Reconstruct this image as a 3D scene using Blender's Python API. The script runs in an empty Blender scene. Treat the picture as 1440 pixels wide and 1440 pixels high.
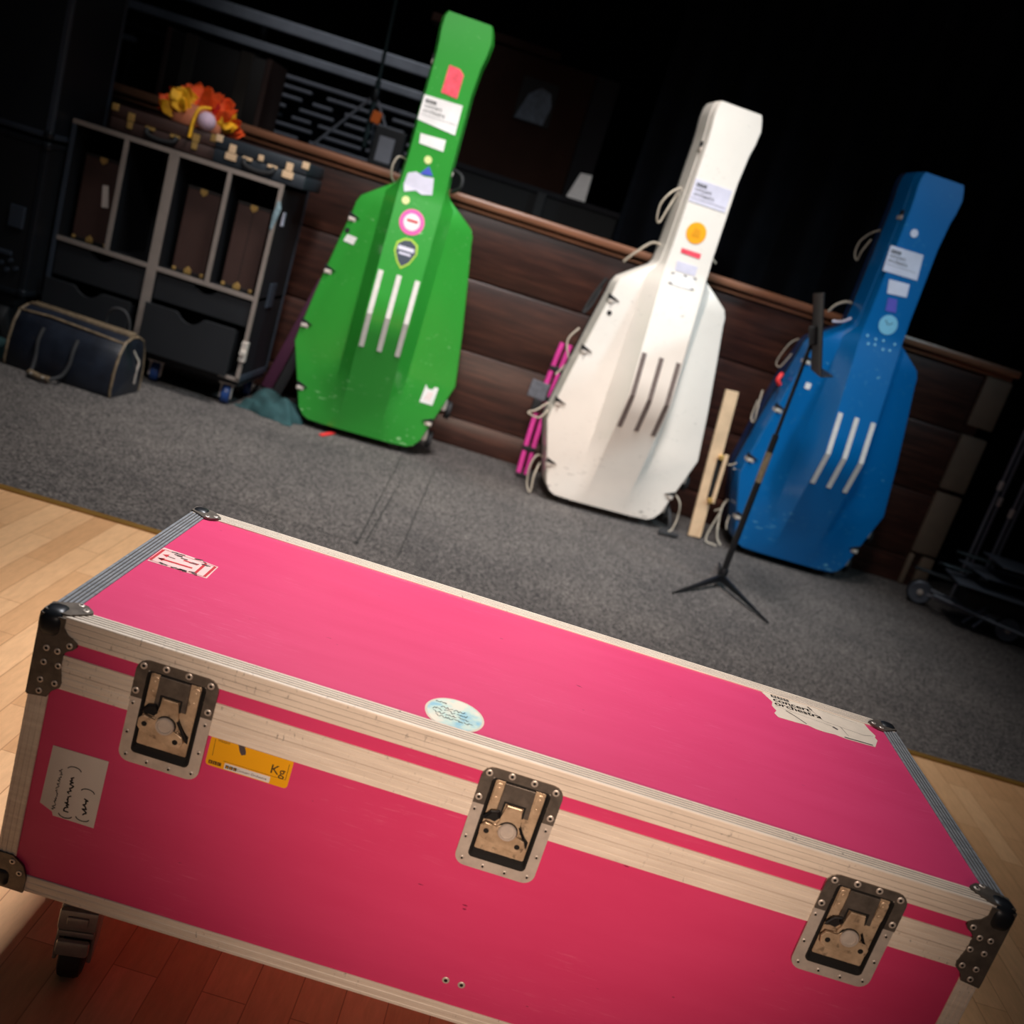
import bpy, bmesh, math, random
from mathutils import Vector, Matrix
random.seed(7)
SC = bpy.context.scene
COL = SC.collection
PI = math.pi
def R(d): return math.radians(d)

# ------------------------------------------------------------------ materials
def lin(c):
    return tuple(((v/255)/12.92 if v/255 <= .04045 else ((v/255+.055)/1.055)**2.4) for v in c) + (1,)
MATS = {}
class NT:
    def __init__(s, m):
        s.nt = m.node_tree; s.b = s.nt.nodes['Principled BSDF']
        s.tc = s.nt.nodes.new('ShaderNodeTexCoord')
    def n(s, t, **k):
        x = s.nt.nodes.new(t)
        for a, v in k.items(): setattr(x, a, v)
        return x
    def l(s, a, b): s.nt.links.new(a, b)
    def mapping(s, scale, rot=(0,0,0), src='Object'):
        mp = s.n('ShaderNodeMapping'); mp.inputs['Scale'].default_value = scale; mp.inputs['Rotation'].default_value = rot
        s.l(s.tc.outputs[src], mp.inputs['Vector']); return mp.outputs['Vector']
    def noise(s, scale=(1,1,1), sc=5, detail=4, rough=.6, rot=(0,0,0)):
        x = s.n('ShaderNodeTexNoise'); x.inputs['Scale'].default_value = sc; x.inputs['Detail'].default_value = detail
        x.inputs['Roughness'].default_value = rough
        s.l(s.mapping(scale, rot), x.inputs['Vector']); return x.outputs['Fac']
    def ramp(s, fac, stops):
        r = s.n('ShaderNodeValToRGB'); e = r.color_ramp.elements
        e[0].position, e[0].color = stops[0]; e[1].position, e[1].color = stops[-1]
        for p, c in stops[1:-1]:
            q = e.new(p); q.color = c
        s.l(fac, r.inputs['Fac']); return r.outputs['Color']
    def g(s, fac, a, b):
        return s.ramp(fac, [(a, (0,0,0,1)), (b, (1,1,1,1))])
    def mul(s, a, b):
        x = s.n('ShaderNodeMath', operation='MULTIPLY'); s.l(a, x.inputs[0])
        if isinstance(b, (int, float)): x.inputs[1].default_value = b
        else: s.l(b, x.inputs[1])
        return x.outputs[0]
    def mix(s, fac, a, b):
        x = s.n('ShaderNodeMix', data_type='RGBA')
        if isinstance(fac, (int, float)): x.inputs[0].default_value = fac
        else: s.l(fac, x.inputs[0])
        for v, i in ((a, 6), (b, 7)):
            if isinstance(v, tuple): x.inputs[i].default_value = v
            else: s.l(v, x.inputs[i])
        return x.outputs[2]
    def bump(s, h, strength=.2, dist=.002):
        x = s.n('ShaderNodeBump'); x.inputs['Strength'].default_value = strength; x.inputs['Distance'].default_value = dist
        s.l(h, x.inputs['Height']); s.l(x.outputs['Normal'], s.b.inputs['Normal'])
    def col(s, c): s.l(c, s.b.inputs['Base Color'])

def mat(name, c, rough=.5, metal=0., var=.12, sc=8, spec=None, coat=0):
    """plain procedural material: colour with a slight mottling"""
    if name in MATS: return MATS[name]
    m = bpy.data.materials.new(name); m.use_nodes = True; MATS[name] = m
    t = NT(m); b = t.b
    c4 = lin(c); dk = tuple(v*(1-var) for v in c4[:3])+(1,); li = tuple(min(1, v*(1+var)) for v in c4[:3])+(1,)
    t.col(t.ramp(t.noise(sc=sc, detail=3), [(.3, dk), (.7, li)]))
    b.inputs['Roughness'].default_value = rough; b.inputs['Metallic'].default_value = metal
    if spec is not None: b.inputs['Specular IOR Level'].default_value = spec
    if coat: b.inputs['Coat Weight'].default_value = coat; b.inputs['Coat Roughness'].default_value = .1
    return m
def special(name):
    m = bpy.data.materials.new(name); m.use_nodes = True; MATS[name] = m
    return m, NT(m)

# pink laminate: streaky, rubbed pale patches, tiny dark nicks
m, t = special('pink_laminate')
base = t.ramp(t.noise((1.2, 6, 6), 4, 5), [(.3, lin((223, 62, 115))), (.7, lin((228, 68, 121)))])
pale = t.mul(t.g(t.noise((5, 60, 60), 4, 6, .7, (0, 0, .5)), .56, .72), t.g(t.noise(sc=4, detail=2), .5, .64))
c1 = t.mix(t.mul(pale, .35), base, lin((255, 150, 180)))
nick = t.g(t.noise((9, 30, 30), 5, 2, .5, (0, 0, -.5)), .765, .79)
t.col(t.mix(t.mul(nick, .75), c1, lin((90, 10, 40))))
t.b.inputs['Roughness'].default_value = .42
t.b.inputs['Specular IOR Level'].default_value = .35
# aluminium extrusion, scuffed; side edges greyed to paint in dark reflections
for nm, ca, cb_ in (('aluminium', (228, 214, 198), (250, 238, 222)), ('aluminium_dark_reflect', (118, 124, 132), (160, 164, 170))):
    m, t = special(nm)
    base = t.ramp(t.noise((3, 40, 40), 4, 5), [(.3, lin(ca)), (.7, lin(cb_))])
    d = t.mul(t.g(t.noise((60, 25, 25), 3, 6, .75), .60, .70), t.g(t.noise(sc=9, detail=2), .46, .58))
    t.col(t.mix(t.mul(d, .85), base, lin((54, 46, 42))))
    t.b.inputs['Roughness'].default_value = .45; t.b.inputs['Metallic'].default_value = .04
# dark zinc plates
m, t = special('zinc')
t.col(t.ramp(t.noise(sc=60, detail=5), [(.3, lin((92, 86, 80))), (.7, lin((124, 116, 108)))]))
t.b.inputs['Roughness'].default_value = .45; t.b.inputs['Metallic'].default_value = .6
m, t = special('brass_steel')      # yellowed plated latch steel
base = t.ramp(t.noise(sc=45, detail=5), [(.3, lin((176, 150, 122))), (.7, lin((232, 206, 174)))])
d = t.g(t.noise(sc=70, detail=3), .6, .68)
t.col(t.mix(t.mul(d, .5), base, lin((60, 48, 40))))
t.b.inputs['Roughness'].default_value = .36; t.b.inputs['Metallic'].default_value = .35
mat('silver', (210, 200, 190), .4, .35, sc=50)
mat('groove_shade', (66, 62, 58), .7)  # dark colour that paints shade into the trim grooves
mat('rivet', (214, 204, 194), .4, .45)
mat('black_ball', (34, 38, 44), .35, .4)
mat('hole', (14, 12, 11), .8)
mat('black_rubber', (18, 19, 22), .7)
mat('black_metal', (24, 25, 28), .4, .3)
mat('black_wood', (22, 24, 28), .55)
mat('black_panel', (15, 17, 21), .5)
mat('slate_panel', (16, 21, 28), .45)
mat('edge_alu', (150, 138, 130), .45, .35)
mat('edge_dim', (64, 72, 84), .45, .4)
mat('paper', (222, 214, 206), .7)
mat('paper_cream', (226, 212, 194), .7, var=.06, sc=40)
mat('paper_white', (232, 228, 226), .6)
mat('ink', (20, 18, 18), .7)
mat('ink_soft', (78, 68, 70), .7)
mat('red_ink', (196, 20, 40), .6)
mat('yellow_label', (250, 178, 0), .45, var=.04)
mat('brown_case', (58, 37, 32), .6)
mat('dark_trunk', (20, 15, 13), .6)
mat('strap_grey', (46, 40, 34), .7)
mat('brass', (216, 176, 104), .35, .6)
mat('black_leatherette', (30, 38, 46), .55)
mat('blue_wheel', (30, 62, 120), .4)
mat('teal_cloth', (28, 62, 64), .85, var=.3)
mat('maroon', (74, 32, 58), .6)
mat('magenta', (214, 62, 152), .45)
mat('grey_pad', (96, 98, 106), .8, var=.25, sc=40)
mat('pale_wood', (214, 182, 146), .55, var=.15)
mat('rope', (180, 170, 154), .8)
mat('webbing', (40, 40, 42), .8)
mat('grey_rail', (150, 152, 160), .5, .2)
mat('grey_slat', (120, 120, 128), .6, .1)
mat('dark_teal', (16, 40, 42), .5)
mat('orange_tag', (236, 110, 30), .6)
mat('red_tag', (226, 50, 50), .6)
mat('door_brown', (40, 22, 15), .85, spec=.12)
mat('charcoal', (34, 33, 36), .85, spec=.15)
mat('picture', (62, 74, 88), .5, var=.6, sc=14)
mat('brass_trim', (150, 112, 52), .45, .5)
mat('post_brown', (112, 96, 80), .65)
mat('orange_cloth', (248, 84, 22), .7, var=.25, sc=30)
mat('yellow_cloth', (244, 176, 20), .7, var=.2, sc=30)
mat('tan_cloth', (186, 110, 78), .75)
mat('lilac_cloth', (196, 170, 190), .75)
mat('pink_sticker', (246, 90, 168), .5)
mat('red_sticker', (236, 74, 92), .5, var=.25, sc=40)
mat('pale_pink', (240, 200, 196), .6)
mat('blue_sticker', (66, 84, 190), .5)
mat('lilac_sticker', (214, 210, 226), .6)
mat('purple_sticker', (92, 82, 186), .5)
mat('orange_sticker', (255, 166, 0), .5)
mat('gold_sticker', (226, 150, 0), .5)
mat('sky_sticker', (126, 192, 222), .5)
mat('navy_sticker', (52, 62, 76), .5)
mat('castor_steel', (150, 146, 142), .35, .5, sc=60)
mat('steel_dark', (96, 102, 112), .4, .3)
mat('tape_grey', (120, 142, 150), .6, var=.3, sc=60)
mat('lime_sticker', (176, 206, 60), .5)
mat('lemon_sticker', (220, 226, 150), .5)
# round bluish sticker
m, t = special('cloud_sticker')
t.col(t.ramp(t.noise((1, 1, 1), 28, 3), [(.38, lin((150, 205, 224))), (.5, lin((206, 232, 222))), (.64, lin((244, 236, 218)))]))
t.b.inputs['Roughness'].default_value = .55
# worn leather
m, t = special('bag_leather')
base = t.ramp(t.noise(sc=10, detail=5), [(.3, lin((14, 18, 27))), (.7, lin((30, 36, 48)))])
w = t.g(t.noise((8, 40, 40), 3, 6, .7), .62, .75)
t.col(t.mix(t.mul(w, .35), base, lin((110, 92, 70))))
t.b.inputs['Roughness'].default_value = .38
mat('leather_worn', (108, 92, 72), .55, var=.45, sc=40)
# shells of the bass cases
def shell(name, c, scuff, rough=.28, var=.05):
    m, t = special(name)
    c4 = lin(c)
    base = t.ramp(t.noise(sc=3, detail=3), [(.3, tuple(v*(1-var) for v in c4[:3])+(1,)), (.7, tuple(min(1, v*(1+var)) for v in c4[:3])+(1,))])
    sp = t.mul(t.g(t.noise((14, 14, 40), 3, 3, .6), .66, .70), t.g(t.noise(sc=2.2, detail=2), .5, .62))
    sx = t.n('ShaderNodeSeparateXYZ'); t.l(t.tc.outputs['Object'], sx.inputs[0])
    low = t.ramp(sx.outputs['Z'], [(.06, (1, 1, 1, 1)), (.42, (0, 0, 0, 1))])
    chip = t.mul(t.g(t.noise((9, 9, 42), 2.2, 3, .55, (0, R(14), 0)), .62, .645), t.mul(low, t.g(t.noise(sc=7, detail=1), .50, .56)))
    mx = t.n('ShaderNodeMath', operation='MAXIMUM'); t.l(sp, mx.inputs[0]); t.l(chip, mx.inputs[1])
    t.col(t.mix(t.mul(mx.outputs[0], .85), base, lin(scuff)))
    t.b.inputs['Roughness'].default_value = rough
    t.b.inputs['Coat Weight'].default_value = .35; t.b.inputs['Coat Roughness'].default_value = .12
    return m
shell('green_shell', (46, 146, 50), (170, 220, 160))
shell('white_shell', (236, 228, 218), (120, 112, 104))
shell('blue_shell', (0, 96, 160), (120, 190, 210))
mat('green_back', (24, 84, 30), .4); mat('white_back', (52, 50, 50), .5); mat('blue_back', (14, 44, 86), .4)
# carpet
m, t = special('carpet')
c1 = t.ramp(t.noise(sc=120, detail=4, rough=.85), [(.40, lin((40, 39, 41))), (.50, lin((84, 80, 79))), (.63, lin((138, 131, 127)))])
c2 = t.ramp(t.noise(sc=1.6, detail=4), [(.35, (.8, .8, .8, 1)), (.65, (1.1, 1.08, 1.05, 1))])
x = t.n('ShaderNodeMix', data_type='RGBA', blend_type='MULTIPLY'); x.inputs[0].default_value = 1
t.l(c1, x.inputs[6]); t.l(c2, x.inputs[7]); t.col(x.outputs[2])
t.b.inputs['Roughness'].default_value = .95; t.b.inputs['Specular IOR Level'].default_value = .1
t.bump(t.noise(sc=260, detail=2), .5, .004)
# parquet
m, t = special('parquet')
br = t.n('ShaderNodeTexBrick'); br.offset = .37; br.squash = 1
br.inputs['Scale'].default_value = 1; br.inputs['Brick Width'].default_value = .42; br.inputs['Row Height'].default_value = .07
br.inputs['Mortar Size'].default_value = .0012; br.inputs['Mortar Smooth'].default_value = .3; br.inputs['Bias'].default_value = 0
br.inputs['Color1'].default_value = lin((208, 158, 112)); br.inputs['Color2'].default_value = lin((232, 186, 140)); br.inputs['Mortar'].default_value = lin((180, 132, 92))
t.l(t.mapping((1, 1, 1), (0, 0, R(90))), br.inputs['Vector'])
gr = t.ramp(t.noise((16, 3, 1), 5, 6, .65), [(.3, (.86, .84, .82, 1)), (.7, (1.06, 1.05, 1.03, 1))])
x = t.n('ShaderNodeMix', data_type='RGBA', blend_type='MULTIPLY'); x.inputs[0].default_value = 1
t.l(br.outputs['Color'], x.inputs[6]); t.l(gr, x.inputs[7]); t.col(x.outputs[2])
t.b.inputs['Roughness'].default_value = .38
# mahogany boards
m, t = special('mahogany')
t.col(t.ramp(t.noise((1.3, 9, 16), 2.2, 6, .65), [(.3, lin((36, 21, 17))), (.5, lin((58, 34, 28))), (.72, lin((82, 49, 38)))]))
t.b.inputs['Roughness'].default_value = .36
m, t = special('rail_wood')
t.col(t.ramp(t.noise((1.3, 9, 16), 2.2, 5), [(.3, lin((112, 74, 54))), (.7, lin((154, 104, 78)))]))
t.b.inputs['Roughness'].default_value = .32
# stage curtain
m, t = special('curtain')
t.col(t.ramp(t.noise(sc=5, detail=3), [(.3, lin((6, 7, 11))), (.7, lin((11, 13, 19)))]))
t.b.inputs['Roughness'].default_value = .9; t.b.inputs['Specular IOR Level'].default_value = .1
mat('stage_black', (10, 10, 12), .8)

# ------------------------------------------------------------------ geometry helpers
def empty(name, loc=(0,0,0), rz=0, label=None, cat=None, group=None):
    o = bpy.data.objects.new(name, None); COL.objects.link(o); o.empty_display_size = .1
    o.location = loc; o.rotation_euler = (0, 0, rz)
    return tag(o, label, cat, group)
def tag(o, label=None, cat=None, group=None, kind=None):
    if label: o['label'] = label
    if cat: o['category'] = cat
    if group: o['group'] = group
    if kind: o['kind'] = kind
    return o
def B(): return bmesh.new()
def obj(name, bm, m, parent=None, smooth=None, label=None):
    me = bpy.data.meshes.new(name)
    bmesh.ops.recalc_face_normals(bm, faces=bm.faces[:])
    bm.to_mesh(me); bm.free()
    if smooth is not None:
        me.shade_smooth(); me.set_sharp_from_angle(angle=R(smooth))
    o = bpy.data.objects.new(name, me); COL.objects.link(o)
    for mm in (m if isinstance(m, (list, tuple)) else [m]): me.materials.append(MATS[mm])
    if parent is not None: o.parent = parent
    if label: o['label'] = label
    return o
def box(bm, x0, x1, y0, y1, z0, z1, bev=0, M=None, seg=2):
    vs = [bm.verts.new((x, y, z)) for x in (x0, x1) for y in (y0, y1) for z in (z0, z1)]
    fs = [bm.faces.new([vs[i] for i in q]) for q in ((0,1,3,2),(4,6,7,5),(0,4,5,1),(2,3,7,6),(0,2,6,4),(1,5,7,3))]
    if bev:
        es = list({e for f in fs for e in f.edges})
        r = bmesh.ops.bevel(bm, geom=es, offset=bev, segments=seg, profile=.5, affect='EDGES')
        vs = list({v for f in r['faces'] for v in f.verts} | {v for v in vs if v.is_valid})
    if M is not None:
        for v in vs: v.co = M @ v.co
    return vs
def prism(bm, pts, fn, d0, d1, bev=0, dirt=None):  # dirt: indices of faces coloured dark to paint in shade
    """closed outline pts (u,v) mapped by fn(u,v,d), extruded from depth d0 to d1"""
    a = [bm.verts.new(fn(u, v, d0)) for u, v in pts]; b = [bm.verts.new(fn(u, v, d1)) for u, v in pts]
    n = len(pts); fs = [bm.faces.new(a), bm.faces.new(b[::-1])]
    for i in range(n):
        fs.append(bm.faces.new((a[i], b[i], b[(i+1) % n], a[(i+1) % n])))
        if dirt and i in dirt: fs[-1].material_index = 1  # second material paints shade on these faces
    if bev:
        es = list({e for f in fs[:2] for e in f.edges})
        bmesh.ops.bevel(bm, geom=es, offset=bev, segments=2, profile=.5, affect='EDGES')
def tube(bm, pts, r, n=8, closed=False, flat=1.0):
    pts = [Vector(p) for p in pts]; rings = []; N = len(pts)
    up = None
    for i, p in enumerate(pts):
        if closed: d = pts[(i+1) % N]-pts[i-1]
        else: d = pts[min(i+1, N-1)]-pts[max(i-1, 0)]
        d.normalize()
        if up is None:
            up = Vector((0, 0, 1)) if abs(d.z) < .9 else Vector((0, 1, 0))
        s = d.cross(up)
        if s.length < 1e-4: s = d.cross(Vector((1, 0, 0)))
        s.normalize(); u = s.cross(d); u.normalize(); up = u
        rr = r[i] if isinstance(r, (list, tuple)) else r
        rings.append([bm.verts.new(p+(s*math.cos(2*PI*k/n)+u*math.sin(2*PI*k/n)*flat)*rr) for k in range(n)])
    for i in range(N if closed else N-1):
        a, b = rings[i], rings[(i+1) % N]
        for k in range(n): bm.faces.new((a[k], a[(k+1) % n], b[(k+1) % n], b[k]))
    if not closed: bm.faces.new(rings[0][::-1]); bm.faces.new(rings[-1])
def smoothpts(pts, k=4):
    """Catmull-Rom through pts"""
    P = [Vector(p) for p in pts]; out = []
    for i in range(len(P)-1):
        p0, p1, p2, p3 = P[max(i-1, 0)], P[i], P[i+1], P[min(i+2, len(P)-1)]
        for j in range(k):
            s = j/k
            out.append(.5*((2*p1)+(p2-p0)*s+(2*p0-5*p1+4*p2-p3)*s*s+(3*p1-p0-3*p2+p3)*s**3))
    return out+[P[-1]]
def cyl(bm, p0, p1, r, n=20, bev=0):
    p0, p1 = Vector(p0), Vector(p1); d = (p1-p0); L = d.length; d.normalize()
    prof = [(0, r)] + ([] if not bev else []) + [(L, r)]
    if bev: prof = [(0, r-bev), (bev*.3, r-bev*.3), (bev, r), (L-bev, r), (L-bev*.3, r-bev*.3), (L, r-bev)]
    lathe(bm, p0, d, prof, n)
def lathe(bm, o, d, prof, n=20):
    o, d = Vector(o), Vector(d).normalized()
    s = d.cross(Vector((0, 0, 1)))
    if s.length < 1e-3: s = Vector((1, 0, 0))
    s.normalize(); u = s.cross(d)
    rings = [[bm.verts.new(o+d*h+(s*math.cos(2*PI*k/n)+u*math.sin(2*PI*k/n))*max(r, 1e-5)) for k in range(n)] for h, r in prof]
    for a, b in zip(rings, rings[1:]):
        for k in range(n): bm.faces.new((a[k], a[(k+1) % n], b[(k+1) % n], b[k]))
    bm.faces.new(rings[0][::-1]); bm.faces.new(rings[-1])
def circle(cx, cy, rx, ry=None, n=28):
    ry = ry or rx
    return [(cx+rx*math.cos(2*PI*k/n), cy+ry*math.sin(2*PI*k/n)) for k in range(n)]
def rrect(x0, x1, y0, y1, r, k=4):
    out = []
    for cx, cy, a in ((x1-r, y1-r, 0), (x0+r, y1-r, 90), (x0+r, y0+r, 180), (x1-r, y0+r, 270)):
        for i in range(k+1):
            q = R(a+90*i/k); out.append((cx+r*math.cos(q), cy+r*math.sin(q)))
    return out
_txt = {}
def text_bm(s, size, fn, align='LEFT', sx=1.0):
    """lettering as flat mesh, mapped by fn(u,v)"""
    cu = bpy.data.curves.new('lettering', 'FONT'); cu.body = s; cu.size = size; cu.align_x = align; cu.resolution_u = 3
    o = bpy.data.objects.new('lettering_tmp', cu); COL.objects.link(o)
    bpy.context.view_layer.update()
    dg = bpy.context.evaluated_depsgraph_get()
    me = bpy.data.meshes.new_from_object(o.evaluated_get(dg))
    bm = B(); bm.from_mesh(me)
    bpy.data.objects.remove(o); bpy.data.curves.remove(cu); bpy.data.meshes.remove(me)
    for v in bm.verts: v.co = fn(v.co.x*sx, v.co.y)
    return bm
def merge(a, b):
    me = bpy.data.meshes.new('tmp'); b.to_mesh(me); b.free(); a.from_mesh(me); bpy.data.meshes.remove(me)
def ribbon(bm, pts, w, fn):
    """flat pen stroke through (u,v) points"""
    for (a, b) in zip(pts, pts[1:]):
        dx, dy = b[0]-a[0], b[1]-a[1]; L = math.hypot(dx, dy) or 1e-6; nx, ny = -dy/L*w/2, dx/L*w/2
        ex, ey = dx/L*w*.3, dy/L*w*.3
        bm.faces.new([bm.verts.new(fn(*p)) for p in ((a[0]+nx-ex, a[1]+ny-ey), (b[0]+nx+ex, b[1]+ny+ey), (b[0]-nx+ex, b[1]-ny+ey), (a[0]-nx-ex, a[1]-ny-ey))])
def scribble(bm, u0, v0, length, h, w, fn, rnd, words=2, vert=False):
    """illegible handwriting along u (or downwards along v)"""
    pos = 0; per = length/words
    for k in range(words):
        a = k*per; b = a+per*.85; n = max(6, int((b-a)/h*3.4)); pts = []
        for i in range(n):
            p = a+(b-a)*i/(n-1); q = (rnd.random()-.5)*h*1.25; p += (rnd.random()-.5)*h*.35
            pts.append((u0-q, v0+p) if vert else (u0+p, v0+q))
        ribbon(bm, pts, w, fn)

# ------------------------------------------------------------------ the room
bm = B(); box(bm, -5.5, 5.6, -2.6, 9.4, -.1, 0)
tag(obj('floor', bm, 'parquet'), kind='structure')
ca = R(2.95); co, si = math.cos(ca), math.sin(ca)
def carpet_pt(x, y): return (x*co-(y)*si, 3.012+x*si+y*co)     # local: y from the carpet edge
bm = B(); prism(bm, [carpet_pt(-4.4, .012), carpet_pt(4.9, .012), carpet_pt(4.9, 3.6), carpet_pt(-4.4, 3.6)], lambda u, v, d: (u, v, d), .0005, .004)
cp = obj('carpet', bm, 'carpet')
tag(cp, 'dark grey speckled carpet laid between the wooden floor and the stage front', 'carpet')
bm = B(); prism(bm, [carpet_pt(-4.4, -.018), carpet_pt(4.9, -.018), carpet_pt(4.9, .014), carpet_pt(-4.4, .014)], lambda u, v, d: (u, v, d), .0003, .006, .002)
tag(obj('trim_1', bm, 'brass_trim'), kind='structure')
# the cuts in the carpet
for a, b in (((-1.16, 3.44), (-.455, 3.425)), ((-.45, 3.43), (-.54, 4.88)), ((-.425, 3.45), (-.462, 4.4)), ((-.293, 3.40), (-.36, 4.83))):
    a, b = Vector(a), Vector(b); d = (b-a).normalized(); nrm = Vector((-d.y, d.x))*.0022
    bm = B(); prism(bm, [tuple(a+nrm), tuple(b+nrm), tuple(b-nrm), tuple(a-nrm)], lambda u, v, d: (u, v, d), .0035, .0046)
    s_ = obj('seam', bm, 'hole', cp)
bm = B(); cyl(bm, (-.452, 3.423, .003), (-.452, 3.423, .0052), .011, 14); obj('floor_socket', bm, 'hole', cp)

# stage front in its own slightly turned frame
WR = Matrix.Translation((0, 5.478, 0)) @ Matrix.Rotation(R(2.05), 4, 'Z')
bm = B()
for z0, z1 in ((0, .157), (.163, .527), (.533, .899), (.905, 1.255)):
    box(bm, -4.2, 2.36, 0, .03, z0, z1, .009, WR)
    
box(bm, -4.2, 2.36, .014, .06, 0, 1.25, 0, WR)
tag(obj('wall_stage_front', bm, 'mahogany', smooth=40), kind='structure')
bm = B(); box(bm, -4.2, 2.44, -.05, .12, 1.262, 1.304, .012, WR); box(bm, -4.2, 2.42, -.02, .03, 1.235, 1.263, .006, WR)
tag(obj('trim_2', bm, 'rail_wood', smooth=40), kind='structure')
bm = B()
for z0, z1, x0 in ((.008, .19, 2.36), (.205, .565, 2.285), (.59, .902, 2.285), (.957, 1.232, 2.285)):
    box(bm, x0, 2.43, -.022, .04, z0, z1, .006, WR)
box(bm, 2.285, 2.31, -.022, .04, .008, .19, .004, WR)
tag(obj('trim_3', bm, 'post_brown', smooth=40), kind='structure')
bm = B(); box(bm, -4.2, 2.43, 5.62, 9.28, 1.2, 1.28)
tag(obj('floor_stage', bm, 'stage_black'), kind='structure')

for nm, q in (('wall_back', (-5.4, 5.6, 9.3, 9.4)), ('wall_left', (-5.5, -5.4, -2.6, 9.4)), ('wall_right', (5.5, 5.6, -2.6, 9.4))):
    bm = B(); box(bm, *q, 0, 6); tag(obj(nm, bm, 'stage_black'), kind='structure')
def curtain(name, pts, z0, z1, label, amp=.05, wl=.19):
    bm = B(); rows = []
    a, b = Vector(pts[0]), Vector(pts[1]); d = b-a; L = d.length; d.normalize(); nrm = Vector((-d.y, d.x))
    n = int(L/wl*8); rnd = random.Random(name)
    ph = 0; line = []
    for i in range(n+1):
        s = i*L/n; ph += 2*PI/8*(.8+.4*rnd.random())
        q = a+d*s+nrm*amp*(math.sin(ph)+.3*math.sin(ph*.37)); line.append((q.x, q.y))
    back = [(x+nrm.x*.006, y+nrm.y*.006) for x, y in line]
    va = [[bm.verts.new((x, y, z)) for z in (z0, z1)] for x, y in line]; vb = [[bm.verts.new((x, y, z)) for z in (z0, z1)] for x, y in back]
    for i in range(n):
        bm.faces.new((va[i][0], va[i+1][0], va[i+1][1], va[i][1])); bm.faces.new((vb[i][0], vb[i][1], vb[i+1][1], vb[i+1][0]))
        bm.faces.new((va[i][1], va[i+1][1], vb[i+1][1], vb[i][1])); bm.faces.new((va[i][0], vb[i][0], vb[i+1][0], va[i+1][0]))
    return tag(obj(name, bm, 'curtain', smooth=80), label, 'curtain')
curtain('stage_curtain', ((.16, 6.35), (2.5, 5.85)), 1.285, 5.2, 'black stage curtain hanging in folds behind the white and blue bass cases', .06, .3)
curtain('stage_curtain', ((2.42, 5.95), (5.2, 5.6)), .01, 5.2, 'black floor length curtain hanging to the right of the stage front', .05, .28)
curtain('stage_curtain', ((-4.9, 8.9), (.6, 8.9)), 1.285, 5.2, 'black backdrop curtain at the rear of the stage behind the grey rack', .06, .3)
curtain('stage_curtain', ((-4.3, 5.2), (-5.1, 8.6)), .01, 5.2, 'black side curtain at the left end of the stage', .05, .28)

# ------------------------------------------------------------------ pink flight case
FX0, FX1, FY0, FY1, FZ0, FZ1 = -.504, .777, 1.141, 1.664, .184, .594
case = empty('flight_case', ((FX0+FX1)/2, (FY0+FY1)/2, 0), 0,
    'long bright pink flight case with aluminium edges standing on castors in the foreground', 'flight case')
OX, OY = (FX0+FX1)/2, (FY0+FY1)/2
def loc(fn):      # world coordinates to the case's own
    return fn
def shift(bm):
    for v in bm.verts: v.co.x -= OX; v.co.y -= OY
    return bm
def cobj(name, bm, m, parent=None, **k):
    return obj(name, shift(bm), m, parent or case, **k)
I = .0022
bm = B(); box(bm, FX0+I, FX1-I, FY0+I, FY1-I, .5205, FZ1-I, .001)
cobj('lid', bm, 'pink_laminate')
bm = B(); box(bm, FX0+I, FX1-I, FY0+I, FY1-I, FZ0+I, .5195, .001)
cobj('body', bm, 'pink_laminate')
# L-shaped edge extrusions with grooved faces
def lprof(wt, wf, grooves_t=4, grooves_f=3):
    """outline in (a,b): a runs in over the first face, b runs in over the second; outer corner at 0,0"""
    th = .0026; g = .0007
    outer_t = []
    n = grooves_t
    for i in range(n):
        a0 = wt*(.12+.8*i/n); w = wt*.8/n
        outer_t += [(a0+w*.2, 0), (a0+w*.3, g), (a0+w*.66, g), (a0+w*.76, 0)]
    outer_f = []
    for i in range(grooves_f):
        a0 = wf*(.14+.78*i/grooves_f); w = wf*.78/grooves_f
        outer_f += [(0, a0+w*.42), (g*.6, a0+w*.46), (g*.6, a0+w*.5), (0, a0+w*.54)]
    pts = [(.0022, 0)] + outer_t + [(wt-.001, 0), (wt, .001), (wt, th), (th, th), (th, wf), (.001, wf), (0, wf-.001)] + outer_f[::-1] + [(0, .0022), (.0007, .0007)]
    dirt = {i for i in range(len(pts)) if abs(pts[i][1]-g) < 1e-9 and abs(pts[(i+1) % len(pts)][1]-g) < 1e-9}  # groove bottoms to be coloured dark, as if in shade
    dirt |= {i for i in range(len(pts)) if abs(pts[i][0]-g*.6) < 1e-9 and abs(pts[(i+1) % len(pts)][0]-g*.6) < 1e-9}  # groove bottoms of the other face, also coloured dark as shade
    return pts, dirt
def edge(name, p0, p1, A, Bv, wt, wf, gt=4, gf=3, trim=.0, m='aluminium', shaded=True):
    """extrusion from corner point p0 to p1; A, Bv unit vectors inwards over the two faces"""
    p0, p1, A, Bv = map(Vector, (p0, p1, A, Bv)); d = (p1-p0).normalized(); p0 = p0+d*trim; p1 = p1-d*trim
    bm = B(); P, dirt = lprof(wt, wf, gt, gf)  # dirt: groove faces with painted shade
    prism(bm, P, lambda u, v, q: (p0 if q == 0 else p1)+A*u+Bv*v, 0, 1, 0, dirt if shaded else None)
    return cobj(name, bm, [m, 'groove_shade'])
X, Y_, Z = Vector((1,0,0)), Vector((0,1,0)), Vector((0,0,1))
T, W = .028, .033
edge('edge_trim', (FX0,FY0,FZ1), (FX1,FY0,FZ1), Y_, -Z, T, W, trim=.004)
edge('edge_trim', (FX0,FY1,FZ1), (FX1,FY1,FZ1), -Y_, -Z, .032, W, trim=.004)
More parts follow.
